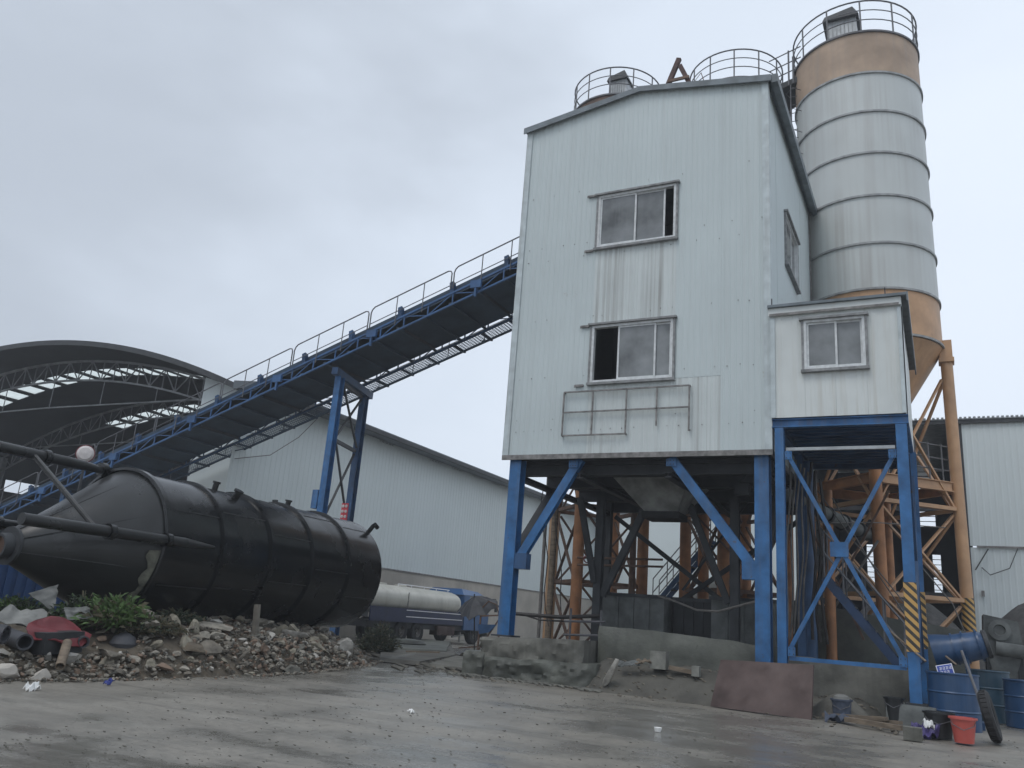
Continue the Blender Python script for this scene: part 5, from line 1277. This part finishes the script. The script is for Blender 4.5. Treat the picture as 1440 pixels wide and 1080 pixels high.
# mixing machinery clutter below the tower floor
t = thing('screw_feeder', 'inclined dark screw feeder tube with motor under the tower floor', 'machine', (-4.2, 20.5, 3.5))
m = MB(); m.tube((-3.4, 18.6, 4.5), (-1.6, 22.6, 3.9), .16, 14); build('feeder_tube', m, 'machine_grey', t, True)
m = MB(); m.tube((-3.5, 18.4, 4.54), (-3.75, 17.8, 4.62), .2, 14); m.box(-3.9, -3.6, 17.95, 18.2, 4.15, 4.4); build('motor', m, 'dark_steel', t, True)
for k in range(6): m = MB(); q = V(-3.4, 18.6, 4.5).lerp(V(-1.6, 22.6, 3.9), .1+k*.16); d = (V(-1.6, 22.6, 3.9)-V(-3.4, 18.6, 4.5)).normalized(); m.tube(q-d*.03, q+d*.03, .21, 14); build('flange', m, 'dark_steel', t, True)
t = thing('service_ladder_frame', 'grey tubular service frame standing under the tower by the left wall', 'frame', (-8.0, 19.5, 0))
m = MB()
for x in (-7.75, -7.0): m.tube((x, 18.4, .8), (x, 18.4, 1.55), .03, 6)
m.tube((-7.9, 18.4, 1.25), (-6.9, 18.4, 1.3), .03, 6); m.tube((-7.9, 18.4, .95), (-6.9, 18.4, 1.0), .03, 6); build('frame', m, 'railing_steel', t)

# ------------------------------------------------------------------ right foreground clutter
def barrel(label, x, y, r, h, mm, ribs=True, group='blue barrels by the cabin leg', tilt=None):
    t = thing('steel_barrel', label, 'barrel', (x, y, 0), group)
    pr = [(.02, .02), (r-.02, .02), (r, .0), (r, h*.33-.02), (r+.015, h*.33), (r, h*.33+.02), (r, h*.66-.02), (r+.015, h*.66), (r, h*.66+.02), (r, h), (r-.02, h+.01), (r-.03, h-.01), (r-.03, .06), (.02, .06)]
    m = MB(); m.lathe((x, y, 0), pr, 36); build('drum', m, mm, t, True)
    m = MB(); m.lathe((x, y, 0), [(r+.002, h-.02), (r+.016, h-.012), (r+.016, h+.008), (r+.002, h+.016)], 36); build('rim', m, mm, t, True); return t
barrel('large blue barrel beside the red bucket with a sign in it', .05, 16.55, .39, .88, 'barrel_blue')
barrel('teal blue barrel standing behind the large blue barrel', .68, 19.6, .37, .93, 'barrel_teal')
barrel('dark blue barrel cut by the right frame edge', 1.22, 18.8, .33, .82, 'barrel_blue')
def bucket(name, label, x, y, r0, r1, h, mm):
    t = thing(name, label, 'bucket', (x, y, 0)); m = MB(); m.lathe((x, y, 0), [(.01, .01), (r0, 0), (r1, h), (r1+.02, h), (r1+.02, h-.025), (r1-.012, h-.02), (r0-.01, .03), (.01, .03)], 28); build('body', m, mm, t, True)
    m = MB(); m.path([(x-r1, y, h-.02), (x-r1*.8, y-r1*.7, h-.1), (x, y-r1*1.05, h-.16), (x+r1*.8, y-r1*.7, h-.1), (x+r1, y, h-.02)], .006, 5); build('handle', m, 'railing_steel', t)
bucket('plastic_bucket', 'red plastic bucket in front of the large blue barrel', .14, 14.25, .125, .17, .34, 'bucket_red')
bucket('plastic_bucket', 'black plastic tub left of the red bucket', -.17, 14.55, .16, .20, .36, 'bucket_black')
bucket('plastic_bucket', 'dark pail standing on the step left of the striped cabin leg', -.86, 16.25, .12, .15, .42, 'bucket_black')
p = aty(1188, 1000, 16.0); bucket('plastic_bucket', 'small dark grey pail stuffed with cloth on the muddy ground', -1.62, 15.6, .13, .16, .34, 'cloth_grey')
tag(build('white_rag', MB().lathe((-1.62, 15.6, .33), [(.13, 0), (.12, .05), (.06, .08), (.01, .07)], 12), 'grey_sheet', None, True), 'pale rag heaped on top of the small grey pail', 'rag')
crumpled('cloth', 'blue grey cloth lying on the mud below the small pail', 'cloth', (-1.62, 15.2, .08), .22, .12, 'cloth_grey', 31, (0, 0, .1), .12)
# tyre (narrow wheel) leaning, with rim
t = thing('leaning_tyre', 'worn black tyre standing on edge against the large blue barrel', 'tyre', (.52, 14.75, 0))
c = V(.5, 14.85, .36); ax = V(.98, -.10, .22).normalized()
pr = [(.20, -.05), (.26, -.075), (.33, -.07), (.36, -.04), (.36, .04), (.33, .07), (.26, .075), (.20, .05), (.20, -.05)]
m = MB(); m.lathe(c, pr, 36, axis=ax); build('casing', m, 'rubber', t, True)
m = MB()
xx = V(0, 0, 1).cross(ax).normalized(); yy = ax.cross(xx)
for k in range(30):
    a = 2*math.pi*k/30; d = xx*math.cos(a)+yy*math.sin(a); m.bar(c+d*.363-ax*.04, c+d*.363+ax*.04, .03, .012, up=d)
build('tread_blocks', m, 'rubber', t)
m = MB(); m.lathe(c, [(.198, -.04), (.17, -.02), (.05, .0), (.03, .03), (.05, .01), (.17, .0), (.198, .04)], 24, axis=ax); build('rim', m, 'rim', t, True)
m = MB(); m.tube(aty(1380, 992, 15.6), aty(1352, 915, 15.9), .022, 8); m.tube(aty(1380, 992, 15.6)+V(0, 0, -.02), aty(1375, 978, 15.62), .028, 8); tag(build('wooden_handle', m, 'railing_steel'), 'grey pole leaning over the blue barrels', 'pole')
m = MB(); m.tube(aty(1302, 930, 16.2), aty(1252, 888, 17.0), .018, 6); m.tube(aty(1302, 900, 17.2), aty(1345, 935, 16.8), .018, 6); tag(build('broom_stick', m, 'wood_old'), 'thin sticks leaning between the cabin leg and barrel', 'stick')
# sign in barrel, blue with white border and dashes of lettering
t = thing('barrel_sign', 'small blue and white notice board tilted inside the large blue barrel', 'sign', (-.03, 16.3, .75))
RM = Matrix.Rotation(R(-14), 3, 'Y') @ Matrix.Rotation(R(-12), 3, 'X'); sc_c = V(-.05, 16.32, .93)
def splate(name, mm, x0, x1, z0, z1, y, par):
    m = MB(); q = [sc_c+RM @ (V(x, yy_, z)*.66) for z in (z0, z1) for x, yy_ in ((x0, y), (x1, y), (x1, y+.012), (x0, y+.012))]; m.hexa(q); return build(name, m, mm, par)
splate('board', 'sign_white', -.19, .19, -.14, .14, 0, t); splate('blue_field', 'sign_blue', -.17, .17, -.12, .12, -.014, t)
g = MB()
for row, z in enumerate((.045, -.055)):
    for k in range(4 if row == 0 else 3):
        x = -.12+k*.075
        for (a, b, c_, d) in ((0, .055, .028, .036), (0, .055, -.034, -.026), (.02, .03, -.03, .034), (0, .008, -.03, .0), (.047, .055, -.005, .03), (.0, .055, -.004, .004)):
            if (k+row) % 2 and a == .02: a, b = .034, .042
            g.hexa([sc_c+RM @ (V(xx_, yv, zz_)*.66) for zz_ in (z+c_, z+d) for xx_, yv in ((x+a, -.022), (x+b, -.022), (x+b, -.0145), (x+a, -.0145))])
build('lettering', g, 'sign_white', t)
# fog cannon
t = thing('mist_cannon', 'blue tubular mist cannon lying above the barrels by the silo leg', 'mist cannon', (.2, 17.2, 0))
a = aty(1312, 918, 17.2); b = aty(1386, 906, 17.2); d = (b-a); Ld = d.length
m = MB(); m.lathe(a, [(.30, 0), (.32, 0), (.30, .12), (.25, .35), (.25, Ld*.62), (.23, Ld-.08), (.20, Ld), (.17, Ld), (.2, Ld-.1), (.22, .4), (.28, .05)], 32, axis=d); build('barrel_tube', m, 'barrel_blue', t, True)
m = MB(); m.lathe(a, [(.001, .1), (.28, .1), (.28, .12)], 32, axis=d); build('intake_grille', m, 'black_steel', t)
for q in (.36, Ld*.62, Ld-.1): m = MB(); m.lathe(a+d.normalized()*q, [(.26, -.015), (.275, -.015), (.275, .015), (.26, .015)], 32, axis=d); build('band', m, 'barrel_blue', t, True)
m = MB(); m.lathe(b, [(.20, -.02), (.24, -.01), (.24, .05), (.17, .06)], 32, axis=d); build('nozzle_ring', m, 'dark_steel', t, True)
c = a.lerp(b, .45); m = MB()
m.bar((c.x-.2, 17.2, .45), (c.x-.14, 17.0, c.z-.1), .06); m.bar((c.x+.2, 17.2, .45), (c.x+.14, 17.0, c.z-.1), .06); m.tube((c.x, 17.2, .1), (c.x, 17.2, .5), .08, 10); m.box(c.x-.35, c.x+.35, 16.95, 17.5, 0, .12); build('stand', m, 'blue_dull', t)
m = MB(); m.box(c.x-.12, c.x+.06, 16.95, 17.2, .55, .85); build('pump_box', m, 'dark_steel', t)
# grey machine
t = thing('mortar_pump', 'mud-caked grey machine with round port and chute beyond the barrels', 'machine', (1.1, 22.0, 0))
m = MB(); m.hexa([(.72, 21.9, 1.25), (1.5, 21.9, 1.2), (1.5, 22.8, 1.2), (.72, 22.8, 1.25), (.76, 21.8, 2.1), (1.42, 21.8, 1.98), (1.42, 22.8, 1.98), (.76, 22.8, 2.1)]); build('housing', m, 'machine_grey', t)
m = MB(); m.lathe((1.05, 21.83, 1.78), [(.10, 0), (.21, 0), (.22, .07), (.12, .09), (.10, .03), (.001, .03)], 24, axis=(0, -1, 0)); build('port', m, 'machine_grey', t, True)
m = MB(); m.tube((1.5, 21.75, 1.35), (.95, 21.75, 1.4), .14, 16); build('drum', m, 'machine_grey', t, True)
m = MB(); m.hexa([(.95, 21.9, .45), (1.2, 21.9, .45), (1.2, 22.3, .45), (.95, 22.3, .45), (.8, 21.85, 1.22), (1.42, 21.85, 1.2), (1.42, 22.7, 1.2), (.8, 22.7, 1.22)]); build('chute', m, 'machine_grey', t)
m = MB()
for x in (.8, 1.42): m.bar((x, 21.95, 0), (x, 21.95, 1.25), .08); m.bar((x, 22.7, 0), (x, 22.7, 1.25), .08)
build('legs_frame', m, 'dark_steel', t)
# small stuff
m = MB(); m.box(-.62, -.38, 13.6, 13.85, 0, .17); tag(build('concrete_cube', m, 'concrete'), 'small concrete cube on the ground left of the black tub', 'block')
crumpled('plastic_bag', 'purple plastic bag lying before the striped leg footing', 'bag', (-.36, 14.3, .10), .17, .14, 'purple_litter', 41, (0, .1, .2), .22)
crumpled('white_cup', 'crushed white paper wrapper on top of the purple bag', 'litter', (-.30, 14.25, .20), .07, .07, 'white_litter', 43, (.4, .1, .2), .09)
for k, (x0, y0, x1, y1, r_, lab) in enumerate(((-1.5, 15.1, -.65, 14.35, .05, 'long broken timber lying along the foot of the footing'), (-1.3, 15.45, -.7, 14.95, .035, 'thin timber stick behind the long broken timber'), (-1.9, 15.5, -.9, 15.0, .04, 'grey plank in the mud left of the footing'))):
    m = MB(); m.bar((x0, y0, .07), (x1, y1, .09+.03*k), r_*2, r_*1.4); tag(build('broken_timber', m, 'wood_old'), lab, 'timber', 'broken timbers beside the footing')
rnd = random.Random(77)
for k in range(26):
    x, y = rnd.uniform(-1.9, -.5), rnd.uniform(14.2, 15.7); s = rnd.uniform(.03, .08)
    if k < 9: tag(put('debris_stone', rock_mesh(500+k % 5, 2, 'stone_b'), None, (x, y, s*.3), (0, 0, k), (s*1.6, s*1.3, s)), 'dull stone among the broken timbers by the cabin footing', 'stone', 'stones among the broken timbers')
heap('mud_heap', 'low muddy heap right of the leaning red plate', (-1.75, 16.1, 0), .7, .5, .42, 'mud', 12)['category'] = 'mud heap'
# litter
p = atz(45, 969); crumpled('white_litter', 'crumpled white paper on the ground at the left', 'litter', (p.x, p.y, .03), .05, .09, 'white_litter', 51, (.1, .2, .3), .07)
p = atz(152, 963); crumpled('blue_packet', 'crushed blue snack packet at the foot of the rubble', 'litter', (p.x, p.y, .04), .035, .06, 'blue_litter', 53, (.4, .3, .1), .05)
p = atz(925, 1029); tag(build('white_cup', MB().lathe((p.x, p.y, 0), [(.01, .0), (.035, 0), (.05, .05), (.045, .05), (.01, .01)], 14, axis=(0, 0, 1)), 'white_litter', None, True), 'small white plastic cup on the wet ground before the plate', 'cup')
p = atz(578, 1002); crumpled('paper_scrap', 'tiny white paper scrap on the wet ground in the middle', 'litter', (p.x, p.y, .02), .04, .03, 'white_litter', 55, (0, .2, 0), .04)
mb = MB(); me0 = rock_mesh(300, 1); bv = [v.co.copy() for v in me0.vertices]; bf = [tuple(p.vertices) for p in me0.polygons]
for k in range(2600):
    y = 4.2+rnd.random()**1.6*12; x = rnd.uniform(-.75*y-3.2, .05*y+.8)
    if hmap(x, y) > 0: continue
    s = rnd.choice((.004, .006, .008, .012))*rnd.uniform(.7, 1.5); mb.add([Vector((v.x*s*1.3, v.y*s, v.z*s))+V(x, y, s*.3) for v in bv], bf)
tag(build('yard_grit', mb, 'stone_e'), 'small grit and pebbles scattered over the wet yard', 'grit', kind='stuff')
# overhead wires
m = MB()
m.path([atx(330, 645, -21.8), atx(380, 640, -21.8), atx(420, 615, -21.8), atx(445, 590, -21.8)], .015, 4)
tag(build('wall_cable', m, 'cable_grey'), 'thin dark cable drooping along the long warehouse wall', 'cable')

def rubble_strip():
    rnd = random.Random(123); me0 = rock_mesh(300, 1); bv = [v.co.copy() for v in me0.vertices]; bf = [tuple(p.vertices) for p in me0.polygons]
    for mi, mm in enumerate(('mud', 'stone_e', 'stone_b')):
        mb = MB()
        for k in range(420):
            a = rnd.random(); x = -14.8+6.0*a+rnd.gauss(0, .5); y = 21.5-4.4*a+rnd.gauss(0, .9)
            if x > -9.3 and y < 17.4: continue
            s = rnd.uniform(.02, .11)*(1.3 if mm == 'mud' else .8)
            mb.add([Vector((v.x*s*1.4, v.y*s, v.z*s*.8))+V(x, y, s*.25) for v in bv], bf)
        tag(build('muddy_rubble', mb, mm), ('dark muddy lumps spread between the tank end and the left footing', 'dull grey stones spread between the tank end and the left footing', 'paler stones spread between the tank end and the left footing')[mi], 'rubble', kind='stuff')
    mb = MB()
    for k in range(500):
        x = rnd.uniform(-9.3, -5.9); y = 16.0+rnd.gauss(0, .16)-(.0 if x < -6.3 else .2); s = rnd.uniform(.015, .07)
        mb.add([Vector((v.x*s*1.3, v.y*s, v.z*s*.8))+V(x, y, s*.3) for v in bv], bf)
    tag(build('footing_rubble', mb, 'concrete'), 'crumbled concrete along the foot of the left footings', 'rubble', kind='stuff')
rubble_strip()
for k, (px, py, w, lab) in enumerate(((590, 925, .9, 'long broken plank lying on the slabs before the tanker'), (655, 918, .6, 'short rusty bar among the mud by the left footing'), (560, 935, .5, 'split board at the edge of the cracked slab'))):
    p = atz(px, py); m = MB(); m.bar((p.x-w/2, p.y, .13), (p.x+w/2, p.y+.3, .18+.05*k), .1, .04); tag(build('scrap_plank', m, ('wood_old', 'rusty_steel', 'grey_sheet')[k]), lab, 'scrap')

for k, (px, py, X, sx, sy, sz, rx, rz, mm, lab) in enumerate((
    (300, 897, -11.3, .34, .22, .05, .35, .4, 'stone_a', 'broken flat slab tilted near the top of the rubble middle'),
    (408, 895, -11.4, .30, .20, .06, -.3, 1.1, 'stone_c', 'pale broken slab right of the timber post'),
    (150, 925, -10.6, .26, .20, .05, .3, 2.0, 'stone_b', 'grey broken slab low on the left of the rubble'),
    (265, 940, -10.4, .22, .16, .05, .2, .9, 'boulder_brown', 'brown broken slab at the foot of the rubble middle'),
    (445, 922, -11.2, .24, .18, .05, -.2, .2, 'stone_f', 'sandy broken slab low on the right of the rubble'))):
    p = atx(px, py, X); z = max(0, hmap(p.x, p.y))+.05
    tag(put('broken_stone', rock_mesh(600+k, 3, mm, 1, .2), None, (p.x, p.y, z), (rx, .1, rz), (sx*1.3, sy*1.3, sz*1.6)), lab, 'stone')

t = thing('red_pipework', 'thin rusty red pipes with a valve crossing between the orange column and the tubs', 'pipe', (-8, 22, 2.4))
for k, (y0, y1) in enumerate(((784, 787), (794, 797))):
    m = MB(); m.tube(aty(812, y0, 22), aty(932, y1, 22), .03, 8); build('pipe', m, 'rusty_steel', t)
c = aty(826, 786, 21.95); m = MB(); m.lathe(c, [(.09, -.02), (.12, 0), (.09, .02), (.09, -.02)], 16, axis=(0, 1, 0)); build('valve_wheel', m, 'red_sheet', t)
for k, (a, b, mm, lab) in enumerate((((1120, 700), (1215, 900), 'rusty_steel', 'rusty diagonal brace behind the cabin stairs leaning right'), ((1235, 760), (1140, 905), 'cable_grey', 'grey diagonal brace crossing behind the cabin stairs'), ((1150, 745), (1255, 855), 'dark_steel', 'dark diagonal strut behind the cabin front brace'), ((1250, 690), (1165, 850), 'rusty_steel', 'rusty strut leaning left behind the cabin right leg'), ((955, 700), (1050, 800), 'rusty_steel', 'rusty strut crossing behind the tower right brace'), ((1052, 705), (960, 830), 'dark_steel', 'dark strut crossing left behind the tower right brace'))):
    m = MB(); m.bar(aty(*a, 21.3+.12*k), aty(*b, 21.3+.12*k), .07, .05); tag(build('steel_strut', m, mm), lab, 'strut', 'struts behind the tower legs')

# ------------------------------------------------------------------ damp air
hz = MB(); hz.box(-940, 940, -940, 940, -1.2, 24.0)
hm = bpy.data.materials.new('haze'); hm.use_nodes = True; t = hm.node_tree; t.nodes.remove(t.nodes['Principled BSDF'])
pv = t.nodes.new('ShaderNodeVolumePrincipled'); pv.inputs['Color'].default_value = (.93, .96, 1, 1); pv.inputs['Density'].default_value = .0020; pv.inputs['Anisotropy'].default_value = .2
t.links.new(pv.outputs[0], t.nodes['Material Output'].inputs['Volume'])
h = build('haze', hz, hm); h['kind'] = 'stuff'
